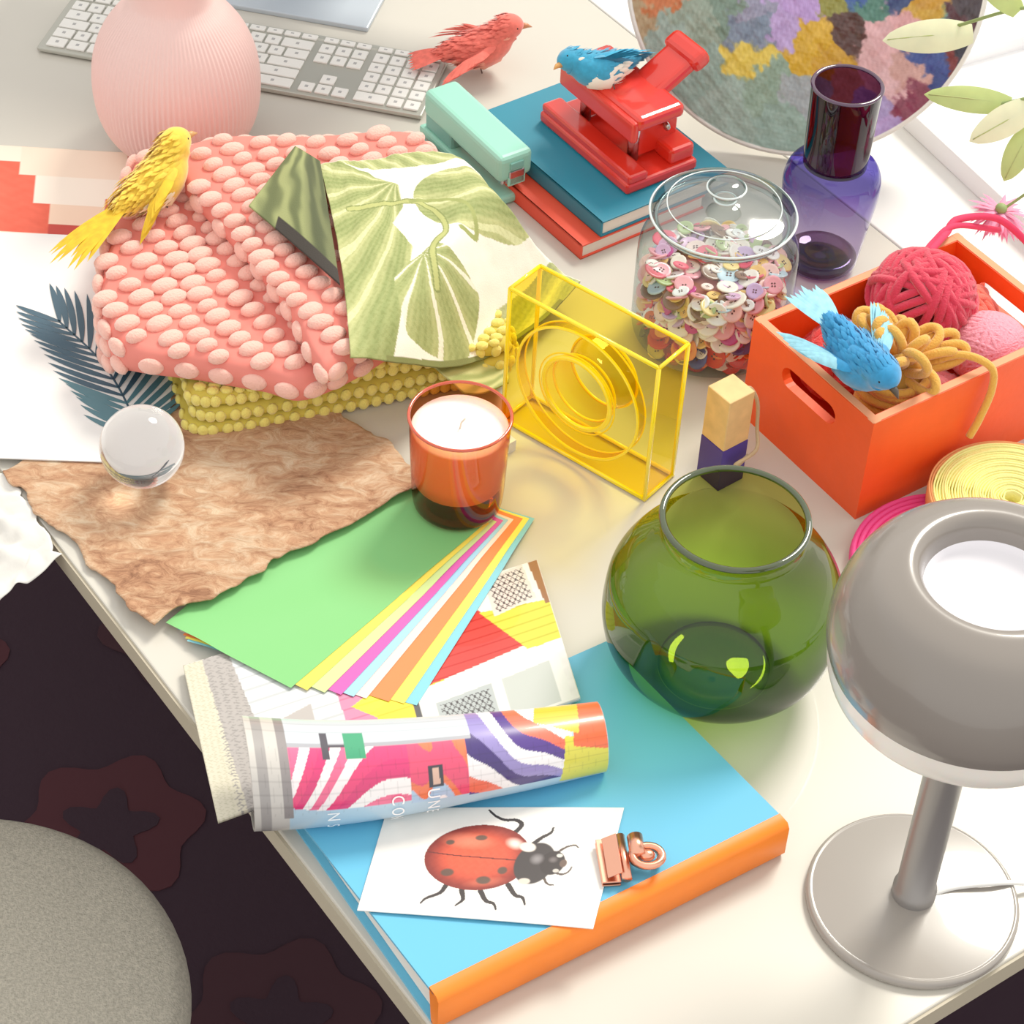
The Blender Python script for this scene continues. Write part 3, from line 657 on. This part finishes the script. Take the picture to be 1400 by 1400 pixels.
# ---- birds
def bird(name,loc,head,cb_,cw,cbelly,cbeak,S_=1.0,pitch=0,roll=0,spread=.25,wdn=0,tailL=.05,tag=''):
    m=MB();nm=name+tag;B1=mat(nm+'_body',cb_,.85,var=.15,vscale=200,sheen=.4);W1=mat(nm+'_wing',cw,.8,var=.2,vscale=150);Be=mat(nm+'_belly',cbelly,.9);Bk_=mat(nm+'_beak',cbeak,.4);E=mat('bird_eye',(12,12,14),.1)
    P=cr([(-.034,0,.0),(-.024,0,.001),(-.010,0,0),(.006,0,0),(.020,0,.006),(.029,0,.014),(.037,0,.020),(.046,0,.020),(.0505,0,.019)],4)
    rr=[p[0] for p in cr([(.004,0),(.010,0),(.0165,0),(.0205,0),(.0185,0),(.0145,0),(.0140,0),(.0090,0),(.002,0)],4)]
    m.loft(P,rr,B1,16)
    m.loft([(-.012,0,-.004),(.004,0,-.006),(.018,0,-.001),(.027,0,.006)],[.009,.0175,.0165,.010],Be,14)
    m.loft([(.048,0,.019),(.054,0,.0185),(.059,0,.016)],[.0038,.0026,.0004],Bk_,8)
    for s in (1,-1): m.ell((.042,.0100*s,.023),.0019,.0013,.0019,E,nu=8,nv=6)
    for i in range(len(P)-8):
        for j in range(16):
            a=2*math.pi*j/16+R.uniform(0,.4);p=P[i];n_=Vector((0,math.cos(a),math.sin(a)));o=Vector(p)+n_*rr[i]*.96
            m.blade(o,Vector((-1,0,0))+n_*R.uniform(.12,.4),n_,R.uniform(.008,.012),.004,(Be if (n_.z<-.2 and p[0]>-.02) else B1),droop=.2,n=3)
    for s in (1,-1):
        for k in range(13):
            t=k/12;o=Vector((.014-.026*t*.4,s*(.016+.002*t),.008-.004*t))
            dv=Vector((-1,s*(spread+.5*spread*(1-t)*2),-.12-wdn+.25*(1-t)+R.uniform(-.05,.05)))
            m.blade(o,dv,Vector((0,s*.6,1)),.030+.024*t+R.uniform(-.003,.003),.0085,W1,droop=.15,n=5)
        for k in range(9):
            o=Vector((.018-.003*k,s*.0175,.011-.0015*k));m.blade(o,(-1,s*spread,-.1-wdn*.6),(0,s*.7,1),.020,.008,B1,droop=.2,n=4)
    for k in range(9):
        t=k/8-.5;m.blade((-.028,t*.006,.001),(-1,t*.6,.02-.1*abs(t)),(0,0,1),tailL*R.uniform(.85,1.05),.009,W1,droop=.12,n=6)
    lg=mat('bird_wire',(90,70,60),.5)
    for s in (1,-1): m.loft([(.002,.006*s,-.015),(.004,.007*s,-.026)],.0008,lg,6)
    ob=m.build(name,loc,0)
    ob.rotation_euler=(Matrix.Rotation(head,3,'Z')@Matrix.Rotation(-pitch,3,'Y')@Matrix.Rotation(roll,3,'X')).to_euler();ob.scale=(S_,)*3
    return ob
bird('yellow_bird',(-.352,.296,T+.106),math.radians(50),(242,200,54),(230,184,34),(246,232,190),(200,150,90),1.12,pitch=.14,tailL=.078,spread=.3,wdn=.2,roll=-.25)
bird('coral_bird',(-.068,.676,T+.028),math.radians(12),(236,104,90),(238,108,94),(248,156,136),(200,130,90),1.05,tailL=.042,spread=.6,wdn=.0,pitch=.1)
bird('blue_bird',(.066,.508,T+.124),math.radians(215),(40,152,194),(54,164,206),(244,240,224),(220,160,90),.92,spread=.3,tailL=.030,roll=.9,tag='_a')
bird('blue_bird',(.282,.072,T+.140),math.radians(-58),(36,142,202),(146,210,230),(70,150,194),(70,60,50),1.06,pitch=-.25,spread=.7,tailL=.050,wdn=-.15,tag='_b')
# ---- mint stapler
b=MB();mi=mat('mint_plastic',(150,216,194),.35,coat=.2);mi2=mat('mint_dark',(120,184,172),.4);ste=mat('steel',(190,190,190),.25,metal=1)
b.box((0,0,.006),(.150,.038,.010),mi,.003)
b.box((-.045,.0,.022),(.05,.030,.026),mi2,.004)
b.box((.005,0,.030),(.134,.028,.012),ste,.002)
b.box((.005,0,.045),(.142,.040,.030),mi,.006,seg=3);b.box((.072,0,.034),(.012,.018,.016),ste,.001);b.box((.0765,0,.048),(.003,.016,.008),mi2,.001);b.box((.0765,0,.030),(.003,.020,.010),mi,.001)
b.box((.0,-.036,.004),(.12,.026,.006),mi2,.002);b.loft([(-.045,-.036,.009),(.0,-.036,.009),(.03,-.03,.009)],.005,ste,10)
b.build('stapler',(-.0605,.506,T),math.radians(-54))
# ---- notebooks
def book(name,c,z0,h,Lx,Wy,rot,cc):
    b=MB();cm_=mat(name+'_cover',cc,.45);pg=mat('page_edges',(240,232,220),.8)
    b.box((0,0,z0+h/2),(Lx-.004,Wy-.004,h-.004),pg);b.box((0,0,z0+.001),(Lx,Wy,.002),cm_,.0006);b.box((0,0,z0+h-.001),(Lx,Wy,.002),cm_,.0006)
    b.box((0,-Wy/2+.0012,z0+h/2),(Lx,.0024,h),cm_,.0006);return b.build(name,(c[0],c[1],T),rot)
book('red_notebook',(.050,.488),0,.017,.205,.155,math.radians(-52),(234,76,50))
book('teal_notebook',(.068,.509),.0175,.018,.215,.162,math.radians(-52),(20,126,152))
# ---- red hole punch
b=MB();rd=mat('red_enamel',(222,42,28),.25,coat=.6);rd2=mat('red_dark',(170,30,24),.4)
b.box((0,0,.006),(.150,.088,.012),rd,.003);b.box((0,-.030,.016),(.150,.024,.010),rd,.003)
b.box((0,.028,.020),(.140,.030,.018),rd,.004)
for x in (-.040,.040):
    b.loft([(x,-.012,.010),(x,-.012,.060)],.006,ste,16);b.loft([(x,-.012,.050),(x,-.012,.062)],.0085,rd2,16)
    b.box((x,.012,.038),(.010,.052,.044),rd,.002);b.ell((x*1.25,.020,.045),.005,.003,.005,ste)
b.box((0,.002,.068),(.128,.058,.016),rd,.006,seg=3);b.box((0,-.028,.060),(.124,.008,.024),rd,.003)
b.box((0,-.018,.0625),(.06,.014,.006),ste,.001)
Mh=Matrix.Translation((.012,.022,.068))@Matrix.Rotation(.50,4,'X')
b.box((0,.028,.0),(.042,.064,.015),rd,.006,seg=3,M=Mh);b.box((0,.054,.001),(.052,.022,.020),rd,.007,seg=3,M=Mh)
b.box((0,-.036,.0125),(.10,.010,.0012),mat('white_label',(240,236,226),.5))
b.build('hole_punch',(.084,.506,T+.0357),math.radians(-53))
# ---- palette
seeds=[(-.86,-.2,(196,104,50)),(-.9,-.05,(230,120,44)),(-1,.05,(150,126,50)),(-.73,-.43,(146,168,156)),(-.5,-.62,(140,168,156)),(-.36,-.8,(150,174,162)),(-.6,-.3,(142,160,142)),(-.42,-.2,(110,136,120)),(-.6,-.06,(218,126,86)),(-.5,.0,(70,96,84)),(-.03,-.16,(180,146,210)),(-.1,-.3,(178,150,206)),(-.16,-.08,(186,156,216)),(-.25,-.35,(112,128,150)),(-.28,-.18,(140,140,166)),(.04,-.42,(208,160,30)),(.12,-.36,(214,166,40)),(.20,-.44,(196,144,24)),(.26,-.30,(74,44,40)),(.30,-.06,(50,84,156)),(.36,-.12,(70,120,106)),(.18,-.05,(136,134,54)),(.49,-.3,(224,172,178)),(.52,-.5,(222,176,182)),(.60,-.2,(222,162,168)),(.42,-.4,(214,164,168)),(.5,-.8,(172,148,206)),(.44,-.70,(160,142,196)),(0,-.85,(140,168,156)),(.1,-.65,(152,160,164)),(-.15,-.62,(134,160,140)),(.68,-.05,(196,142,44)),(.66,-.12,(206,160,60)),(.82,-.45,(34,54,124)),(.86,-.32,(116,36,40)),(.9,-.18,(76,36,50)),(.76,-.25,(86,140,140)),(.74,-.36,(50,72,146)),(.72,-.62,(124,46,72)),(.3,-.6,(188,132,110)),(-.8,.1,(90,110,70)),(-.26,-.47,(226,196,70)),(.05,-.0,(110,110,96)),(.5,.05,(60,110,180)),(.8,.05,(180,120,60)),(-.4,.3,(230,120,120)),(.1,.4,(240,220,120)),(.5,.5,(120,170,120)),(-.6,.6,(80,120,170)),(0,.8,(220,170,180)),(-.9,-.35,(170,144,104)),(.92,-.05,(60,50,60)),(.64,-.46,(205,156,150)),(.30,-.78,(118,142,144)),(-.96,-.14,(120,60,40)),(.56,-.02,(40,60,110)),(.94,-.3,(40,40,60))]
def Sp(U,V):
    a=V*2*math.pi;r_=U*.180
    x=r_*np.cos(a);y=r_*np.sin(a)
    return x,y,.0112+(.0012*wn(x*1000,y*1000,.06,1)+.0007*wn(x*1000,y*1000,.2,3))*(U<.985)
def palc(U,V):
    a=V*2*math.pi;x=U*np.cos(a);y=U*np.sin(a)
    xx=x+.05*wn(x,y,8,1)+.03*wn(x,y,23,4)+.009*wn(x,y,60,1);yy=y+.05*wn(x,y,9,6)+.03*wn(x,y,21,2)+.009*wn(x,y,57,5)
    D_=np.stack([(xx-s[0])**2+(yy-s[1])**2 for s in seeds],-1);D_=np.sqrt(D_);mn=D_.min(-1,keepdims=True)
    Wt=np.exp(-(D_-mn)/.0065);Wt/=Wt.sum(-1,keepdims=True)
    C=Wt@np.array([s[2] for s in seeds],float)
    C=C+(wn(x,y,26,3)*10+wn(x*2.2,y*.7,60,1)*8)[...,None]
    C=C*.98+4;C[U>.985]=(236,234,226);return C
pa=empty('painted_palette',(.256,.552,T))
e_=math.radians(27)
zax=Vector((-.11,-math.cos(e_),math.sin(e_))).normalized();xax=Vector((1,-.11,0)).normalized();yax=zax.cross(xax).normalized();xax=yax.cross(zax)
Mp=Matrix((xax,yax,zax)).transposed().to_4x4();Mp.translation=yax*.183+Vector((0,0,.003))
ob=painted('paint_surface',Sp,180,520,palc,vcol_mat('oil_paint',.4,bump=1,bscale=120,coat=.15),parent=pa);ob.matrix_local=Mp
b=MB();b.lathe([(0,0),(.182,0),(.183,.003),(.1825,.0085),(.180,.0092),(.0,.0070)],mat('palette_board',(232,230,222),.5),96);ob=b.build('board',parent=pa);ob.matrix_local=Mp
b=MB();wo=mat('pine',(226,190,140),.6)
top=Mp@Vector((0,.12,-.002))
b.loft([tuple(top),(top.x+.01,top.y+.13,.004)],.006,wo,8);b.loft([tuple(Mp@Vector((-.05,.12,-.004))),tuple(Mp@Vector((.05,.12,-.004)))],.005,wo,8);b.build('prop',parent=pa)
# ---- purple bottle
b=MB();pg_=glassy('purple_glass',(240,232,248),(160,140,204),1.5,blend=.35,grad=(.045,.115,(124,112,202)))
b.lathe(cr([(.030,.003),(.0355,.006),(.038,.02),(.043,.06),(.0465,.088),(.0465,.104),(.042,.116),(.034,.121),(.030,.124)],5),pg_,72)
b.lathe(cr([(0,.003),(.030,.003)],3),glassy('purple_foot',(170,140,170),(120,90,130),1.4),64)
b.lathe(cr([(.0355,.012),(.030,.015),(.015,.013),(0,.014)],4),glassy('plum_base_lens',(150,110,140),(80,46,84),1.6,blend=.5),64)
b.lathe(cr([(.0305,.120),(.0315,.14),(.0325,.18),(.0335,.207)],4),glassy('plum_collar',(120,74,104),(46,18,48),1.5,blend=.4),64)
b.lathe([(.0322+.0022*math.cos(a),.207+.0016*math.sin(a)) for a in [2*math.pi*k/10 for k in range(11)]],mat('plum_rim',(60,24,58),.08,coat=1),64)
b.lathe([(.030,.121),(.0,.121)],glassy('plum_neck_base',(140,100,150),(60,30,80)),48)
b.build('purple_glass_bottle',(.286,.378,T))
# ---- button jar
b=MB();cl=glassy('clear_glass',(250,252,252),(186,200,200),1.5,blend=.4);cl2=glassy('lid_glass',(236,242,242),(160,180,180),2.4,rough=.06,blend=.5);cw_=mat('glass_edge_highlight',(214,226,226),.08,coat=1)
b.lathe(cr([(0,.004),(.058,.004),(.068,.006),(.0735,.016),(.0745,.04),(.0745,.095),(.072,.112),(.064,.124),(.060,.130),(.060,.136)],5),cl,84)
b.lathe([(.061+.0025*math.cos(a),.137+.002*math.sin(a)) for a in [2*math.pi*k/10 for k in range(11)]],cl2,84)
def tor(r_,z,t,mt): b.lathe([(r_+t*math.cos(a),z+t*math.sin(a)) for a in [2*math.pi*k/8 for k in range(9)]],mt,84)
tor(.0668,.1445,.0012,cw_);tor(.0605,.1355,.0009,cw_);tor(.0175,.1725,.0010,cw_);tor(.010,.160,.0010,cw_);tor(.052,.1535,.0006,cw_)
b.lathe(cr([(.060,.139),(.0655,.140),(.0665,.144),(.063,.149),(.05,.153),(.03,.156),(.013,.158),(.009,.161),(.012,.166),(.017,.170),(.0165,.175),(.010,.179),(0,.180)],5),cl2,84)
bc=[[(222,56,40),(210,48,36),(240,120,56),(160,40,60),(246,150,90),(240,230,220),(80,80,140)],[(246,166,178),(250,220,212),(238,100,122),(208,176,222),(252,242,234),(246,198,116),(200,66,144),(250,250,250)],[(250,240,224),(246,220,146),(248,198,190),(190,214,228),(246,168,180),(252,250,246),(182,200,138),(134,102,82),(222,176,214)]]
bmats=[[mat('button_%d_%d'%(i,j),c,.3,coat=.2) for j,c in enumerate(l)] for i,l in enumerate(bc)];dkh=mat('button_hole',(90,60,60),.6)
def button(M,r_,mt):
    b.lathe([(0,-.0008),(r_*.85,-.0012),(r_,0),(r_,.0008),(r_*.88,.0014),(r_*.7,.0009),(0,.0008)],mt,14,M)
    for k in range(4 if R.random()<.6 else 2):
        a=k*math.pi/2;b.box((r_*.2*math.cos(a),r_*.2*math.sin(a),.0009),(r_*.16,r_*.16,.0004),dkh,M=M)
b.lathe([(0,.008),(.054,.008),(.056,.075),(0,.078)],mat('button_fill',(214,140,130),.8),32)
for i in range(520):
    z=.010+.072*i/520;li=0 if z<.038+R.uniform(-.006,.006) else (1 if z<.068+R.uniform(-.006,.006) else 2)
    a=R.uniform(0,6.283);r_=R.uniform(.0055,.0115);rr_=R.uniform(.055,.0640)
    M=Matrix.Translation((rr_*math.cos(a),rr_*math.sin(a),z))@Matrix.Rotation(a,4,'Z')@Matrix.Rotation(R.uniform(.2,1.45),4,'Y')@Matrix.Rotation(R.uniform(-.6,.6),4,'X')
    button(M,r_,R.choice(bmats[li]))
for i in range(130):
    a=R.uniform(0,6.283);rr_=.062*math.sqrt(R.random());M=Matrix.Translation((rr_*math.cos(a),rr_*math.sin(a),.080+R.uniform(0,.009)))@Euler((R.uniform(-.5,.5),R.uniform(-.5,.5),a)).to_matrix().to_4x4()
    button(M,R.uniform(.006,.0115),R.choice(bmats[2]+bmats[1]))
b.build('button_jar',(.175,.256,T))
# ---- yellow acrylic block
b=MB();ya=glassy('yellow_acrylic',(255,248,178),(255,240,110),1.4,blend=.3);ya2=glassy('yellow_acrylic_side',(255,242,124),(255,226,50),1.4,blend=.3);ye=mat('yellow_acrylic_edge_glow',(255,222,20),.15,coat=.5,emit=.1);ye2=glassy('yellow_ring',(255,240,110),(244,196,0),1.4,blend=.6)  # edge bars: saturated, faintly emissive yellow imitates light glowing in the acrylic edges
Wd,Th,Hh=.159,.042,.153
z0_=.0006
P8=[(0,0,z0_),(Wd,0,z0_),(Wd,Th,z0_),(0,Th,z0_),(0,0,Hh),(Wd,0,Hh),(Wd,Th,Hh),(0,Th,Hh)]
b.add(P8,[[0,1,5,4],[2,3,7,6]],ya,False);b.add(P8,[[1,2,6,5],[3,0,4,7],[4,5,6,7],[3,2,1,0]],ya2,False)
e1=.0020
for y in (0,Th):
    for z in (.0022,Hh): b.loft([(0,y,z),(Wd,y,z)],e1,ye,6)
    for x in (0,Wd): b.loft([(x,y,0.001),(x,y,Hh)],e1,ye,6)
for x in (0,Wd):
    for z in (.0022,Hh): b.loft([(x,0,z),(x,Th,z)],e1,ye,6)
Mr=Matrix.Translation((Wd/2-.002,0,Hh/2))@Matrix.Rotation(-math.pi/2,4,'X')
def circ(r_,y,tr,mt): b.lathe([(r_+tr*math.cos(a),y+tr*math.sin(a)) for a in [2*math.pi*k/8 for k in range(9)]],mt,64,Mr)
b.lathe([(.066,.001),(.066,.012)],ye2,72,Mr);circ(.066,.001,.0014,ye);circ(.066,.012,.0009,ye)
b.lathe(cr([(.036,.001),(.033,.012),(.031,.021),(.033,.032),(.036,.041)],5),ye2,64,Mr);circ(.036,.001,.0024,ye);circ(.036,.041,.0014,ye);circ(.0335,.012,.0012,ye);circ(.041,.001,.0008,ye)
b.build('yellow_acrylic_block',(-.013,.118,T),math.atan2(-.094,.128))
b=MB();b.prism([(-.038,.112),(-.012,.085),(.010,.105),(-.016,.135)],.0,.012,pw);b.build('white_card_stack',(-.010,-.025,T))
# ---- wooden peg block
b=MB();pu=mat('purple_paint',(60,42,134),.5);co_=mat('jute_cord',(196,170,130),.9,bump=.5,bscale=500)
s=.0145
b.box((0,0,.075),(2*s,2*s,.056),mat('pine_block',(230,188,122),.55,var=.15,vscale=60),.001)
b.box((0,0,.0235),(2*s+.0006,2*s+.0006,.047),pu,.001)
b.loft(cr([(s,0,.088),(s+.010,.002,.090),(s+.016,-.004,.075),(s+.014,-.010,.050),(s+.004,-.022,.038),(-.006,-.024,.036),(.0,-.020,.028),(.012,-.020,.034)],6),.0018,co_,8)
b.build('wooden_block_with_cord',(.182,.062,T),math.radians(40))
# ---- crate
cx_=empty('orange_crate',(.300,.016,T),math.radians(36.5))
LX,LY,HH,TH=.24,.163,.112,.009
oc=mat('crate_orange',(248,80,18),.5,var=.12,vscale=14,bump=.15,bscale=150);ow=mat('crate_raw_edge',(230,150,106),.7)
def slotwall(W_,H_,cy_,cz_,hl,hr):
    bm=bmesh.new();o=[(0,0),(W_,0),(W_,H_),(0,H_)];h=[(cy_+hl+hr*math.cos(a),cz_+hr*math.sin(a)) for a in np.linspace(-math.pi/2,math.pi/2,9)]+[(cy_-hl+hr*math.cos(a),cz_+hr*math.sin(a)) for a in np.linspace(math.pi/2,1.5*math.pi,9)]
    es=[]
    for l in (o,h):
        vv=[bm.verts.new((0,p[0],p[1])) for p in l]
        for i in range(len(vv)): es.append(bm.edges.new((vv[i],vv[(i+1)%len(vv)])))
    bmesh.ops.triangle_fill(bm,use_beauty=True,edges=es)
    r_=bmesh.ops.extrude_face_region(bm,geom=bm.faces[:])
    for v in [g_ for g_ in r_['geom'] if isinstance(g_,bmesh.types.BMVert)]: v.co.x+=TH
    bmesh.ops.recalc_face_normals(bm,faces=bm.faces[:]);bm.verts.index_update()
    o=([v.co.copy() for v in bm.verts],[[v.index for v in f.verts] for f in bm.faces]);bm.free();return o
b=MB();vs,fs=slotwall(LY,HH,LY/2,.083,.026,.0105)
b.add(vs,fs,oc,False);b.add(vs,fs,oc,False,Matrix.Translation((LX-TH,0,0)))
b.box((LX/2,TH/2,HH/2),(LX-2*TH,TH,HH),oc);b.box((LX/2,LY-TH/2,HH/2),(LX-2*TH,TH,HH),oc);b.box((LX/2,LY/2,.005),(LX-2*TH,LY-2*TH,.008),oc)
for yy in (TH/2,LY-TH/2): b.box((LX/2,yy,HH+.0003),(LX,TH*.8,.0006),ow)
for xx in (TH/2,LX-TH/2): b.box((xx,LY/2,HH+.0004),(TH*.8,LY,.0006),ow)
b.build('box',parent=cx_)
def ball(name,c,r_,cc,th=.0032,n=13,k=5,par=None,sq=.9,loose=.02,flat=1):
    m=MB();mt=mat(name,cc,.85,bump=.6,bscale=500,sheen=.3);m2=mat(name+'_core',tuple(int(x*.6) for x in cc),.9)
    m.ell((0,0,0),r_*.88,r_*.88,r_*.88,m2,nu=24,nv=14)
    for g in range(n):
        ax=Vector((R.gauss(0,1),R.gauss(0,1),R.gauss(0,1))).normalized();q=ax.to_track_quat('Z','Y').to_matrix();off=R.uniform(-.35,.35)*r_
        for i in range(k):
            h=(i-(k-1)/2)*th*2.0+off;ph=R.uniform(0,6);am=R.uniform(0,loose)
            pts=[]
            for j in range(36):
                a=2*math.pi*j/36;hh=h+am*r_*2*math.sin(2*a+ph);rad=math.sqrt(max(1e-6,r_*r_-hh*hh))*(1+loose*.8*math.sin(3*a+ph)+.02)
                pts.append(q@Vector((rad*math.cos(a),rad*math.sin(a),hh)))
            m.loft(pts,th,mt,6,closed=True,flat=flat)
    o=m.build(name,c,parent=par);o.scale=(1,1,sq);return o
ball('magenta_yarn_skein',(.150,.110,.110),.044,(204,36,66),.0046,11,3,cx_,.80,.08)
ball('coral_yarn_skein',(.200,.100,.072),.030,(232,96,76),.0042,9,3,cx_,.9,.08)
ball('pink_yarn_ball',(.178,.046,.084),.034,(244,146,164),.0026,14,6,cx_,.85,.02)
ball('red_yarn_skein',(.075,.122,.060),.034,(220,52,50),.0046,10,3,cx_,.9,.08)
ball('rose_yarn_skein',(.12,.05,.042),.032,(240,128,134),.0042,10,3,cx_,.9,.06)
m=MB();mu=mat('mustard_yarn',(224,164,62),.85,bump=.6,bscale=500,sheen=.3);hc=Vector((.070,.050,.088))
for i in range(8):
    z=-.036+.0078*i;rx=.029;m.loft([tuple(hc+Vector((rx*math.cos(a)*(1+.06*math.sin(i*2.1)),rx*math.sin(a)*(1+.05*math.cos(i*3)),z+.005*math.sin(a+i)))) for a in [2*math.pi*j/28 for j in range(28)]],.0044,mu,8,closed=True)
m.ell(tuple(hc-Vector((0,0,.006))),.027,.027,.034,mat('mustard_core',(180,130,50),.9),nu=20,nv=12)
for i in range(26):
    a=2*math.pi*i/24*2.4+R.uniform(-.3,.3);el=R.uniform(.15,1.35);rr_=R.uniform(.042,.060)*(1-.15*(el>.8));dv=Vector((math.cos(a)*math.cos(el),math.sin(a)*math.cos(el),math.sin(el)))
    tw=R.uniform(-1.2,1.2);s1=Vector((-math.sin(a),math.cos(a),0));s2=dv.cross(s1);sdv=s1*math.cos(tw)+s2*math.sin(tw);bend=Vector((0,0,R.uniform(-.010,.006)));base_=hc+Vector((0,0,.018))+dv*.004
    w_=R.uniform(.007,.011)
    m.loft(ccr([tuple(base_-sdv*.004),tuple(base_+dv*rr_*.55-sdv*w_+bend*.3),tuple(base_+dv*rr_*.88-sdv*w_*.8+bend*.8),tuple(base_+dv*rr_+bend),tuple(base_+dv*rr_*.88+sdv*w_*.8+bend*.8),tuple(base_+dv*rr_*.55+sdv*w_+bend*.3),tuple(base_+sdv*.004),tuple(base_-dv*.01)],4),.0044,mu,8,closed=True)
m.loft(cr([tuple(hc+Vector((.02,-.01,.02))),(.112,.02,.125),(.128,-.002,.121),(.130,-.008,.10),(.122,-.009,.07),(.115,-.008,.05)],8),.0036,mu,8)
m.build('mustard_yarn_hank',parent=cx_)
m=MB();my=mat('magenta_yarn_strand',(220,46,86),.85);m.loft(cr([(.17,.13,.140),(.205,.15,.128),(.225,.163,.118),(.25,.175,.116),(.30,.17,.10),(.34,.15,.06)],8),.0035,my,8);m.loft(cr([(.16,.13,.135),(.20,.155,.122),(.24,.168,.117),(.31,.175,.08)],8),.003,my,8);m.build('yarn_strands',parent=cx_)
# ---- ribbon rolls
b=MB()
mgt=mat('magenta_ribbon',(232,60,132),.6,bump=.3)
for i in range(12): b.loft([((.030+.005*i)*math.cos(a),(.030+.005*i)*math.sin(a),.008) for a in [2*math.pi*j/64 for j in range(64)]],.0032,mgt,8,closed=True,flat=2.2)
b.build('magenta_ribbon_roll',(.378,-.045,T))
b=MB();yr=mat('pale_yellow_ribbon',(236,228,136),.7,bump=.4,bscale=300);yr2=mat('raffia_edge',(222,150,90),.8)
for i in range(30): b.loft([((.008+.0022*i)*math.cos(a)+.0005*math.sin(5*a+i),(.008+.0022*i)*math.sin(a),.016+.0008*math.sin(i*1.7)) for a in [2*math.pi*j/64 for j in range(64)]],.0013,yr if i<28 else yr2,6,closed=True,flat=9)
b.build('yellow_ribbon_roll',(.430,.012,T+.016))
# ---- white tray and flowers
b=MB();tw=mat('tray_white',(244,244,246),.4)
Mt=Matrix.Rotation(math.radians(-60),4,'Z')
b.box((.13,.11,.004),(.34,.22,.008),tw,.002,M=Mt)
for c,d_ in (((.13,.002,.012),(.34,.005,.024)),((.13,.218,.012),(.34,.005,.024)),((-.038,.11,.012),(.005,.22,.024)),((.298,.11,.012),(.005,.22,.024))): b.box(c,d_,tw,.0015,M=Mt)
b.build('white_tray',(.375,.640,T))
b=MB();lfm=mat('cream_leaf',(230,230,188),.55,sss=.1,var=.08,vscale=40);lfg=mat('green_leaf',(190,206,124),.55,sss=.1,var=.12,vscale=40);vein=mat('leaf_vein',(170,180,110),.6);sg=mat('stem_green',(140,160,96),.6);fp=mat('pink_flower',(246,140,176),.6,sss=.2);cv=mat('flower_vase_glaze',(240,240,236),.2,coat=.5)
b.lathe(cr([(0,.001),(.035,.001),(.045,.02),(.05,.06),(.042,.10),(.022,.13),(.02,.15),(.026,.16)],5),cv,48,Matrix.Translation((.64,.40,0)))
V0=(.64,.40,.14)
st1=cr([V0,(.60,.43,.24),(.53,.47,.25),(.46,.50,.225),(.41,.55,.17)],8);b.loft(st1,.0018,sg,8)
st2=cr([V0,(.60,.40,.23),(.54,.41,.22),(.47,.42,.18),(.42,.43,.155)],8);b.loft(st2,.0018,sg,8)
st3=cr([V0,(.59,.39,.20),(.53,.39,.16),(.48,.395,.09),(.455,.392,.065)],8);b.loft(st3,.0015,sg,8)
cdir=Vector((-.1,-.72,.69))
def lf(o,d_,L_,W_,mt,dr=.1):
    nr=cdir+Vector((R.uniform(-.25,.25),R.uniform(-.2,.2),0));b.blade(o,d_,nr,L_,W_,mt,droop=dr,n=12)
    dn=Vector(d_).normalized();sd=dn.cross(nr).normalized();nn=sd.cross(dn);b.loft([Vector(o)+dn*L_*t-nn*dr*L_*t*t+nn*(.0006+W_*.10*math.sin(math.pi*t)) for t in (0,.25,.5,.75,.95)],.0006,vein,5)
lf((.425,.545,.165),(-.95,-.12,-.05),.088,.034,lfm);lf((.455,.50,.22),(-.8,.55,.5),.06,.026,lfg);lf((.47,.49,.225),(.2,.3,.9),.06,.03,lfm)
lf((.45,.425,.165),(-1,.15,.0),.082,.026,lfg);lf((.47,.42,.17),(-.9,-.5,-.35),.07,.030,lfm);lf((.48,.42,.18),(.3,-.6,-.7),.06,.032,lfg);lf((.50,.43,.20),(-.5,.4,.6),.065,.03,lfm);lf((.47,.41,.15),(-.4,-.6,-.7),.055,.026,lfg);lf((.52,.42,.2),(.2,-.5,-.6),.06,.03,lfm)
for i in range(110):
    a=R.uniform(0,6.283);e2=R.uniform(-.7,.5);b.blade((.455,.392,.064),(math.cos(a)*math.cos(e2),math.sin(a)*math.cos(e2),math.sin(e2)-.15),(0,0,1),R.uniform(.020,.033),.0045,fp,droop=.3,n=4)
b.ell((.455,.392,.068),.006,.006,.005,sg)
b.build('vase_of_flowers',(0,0,T))
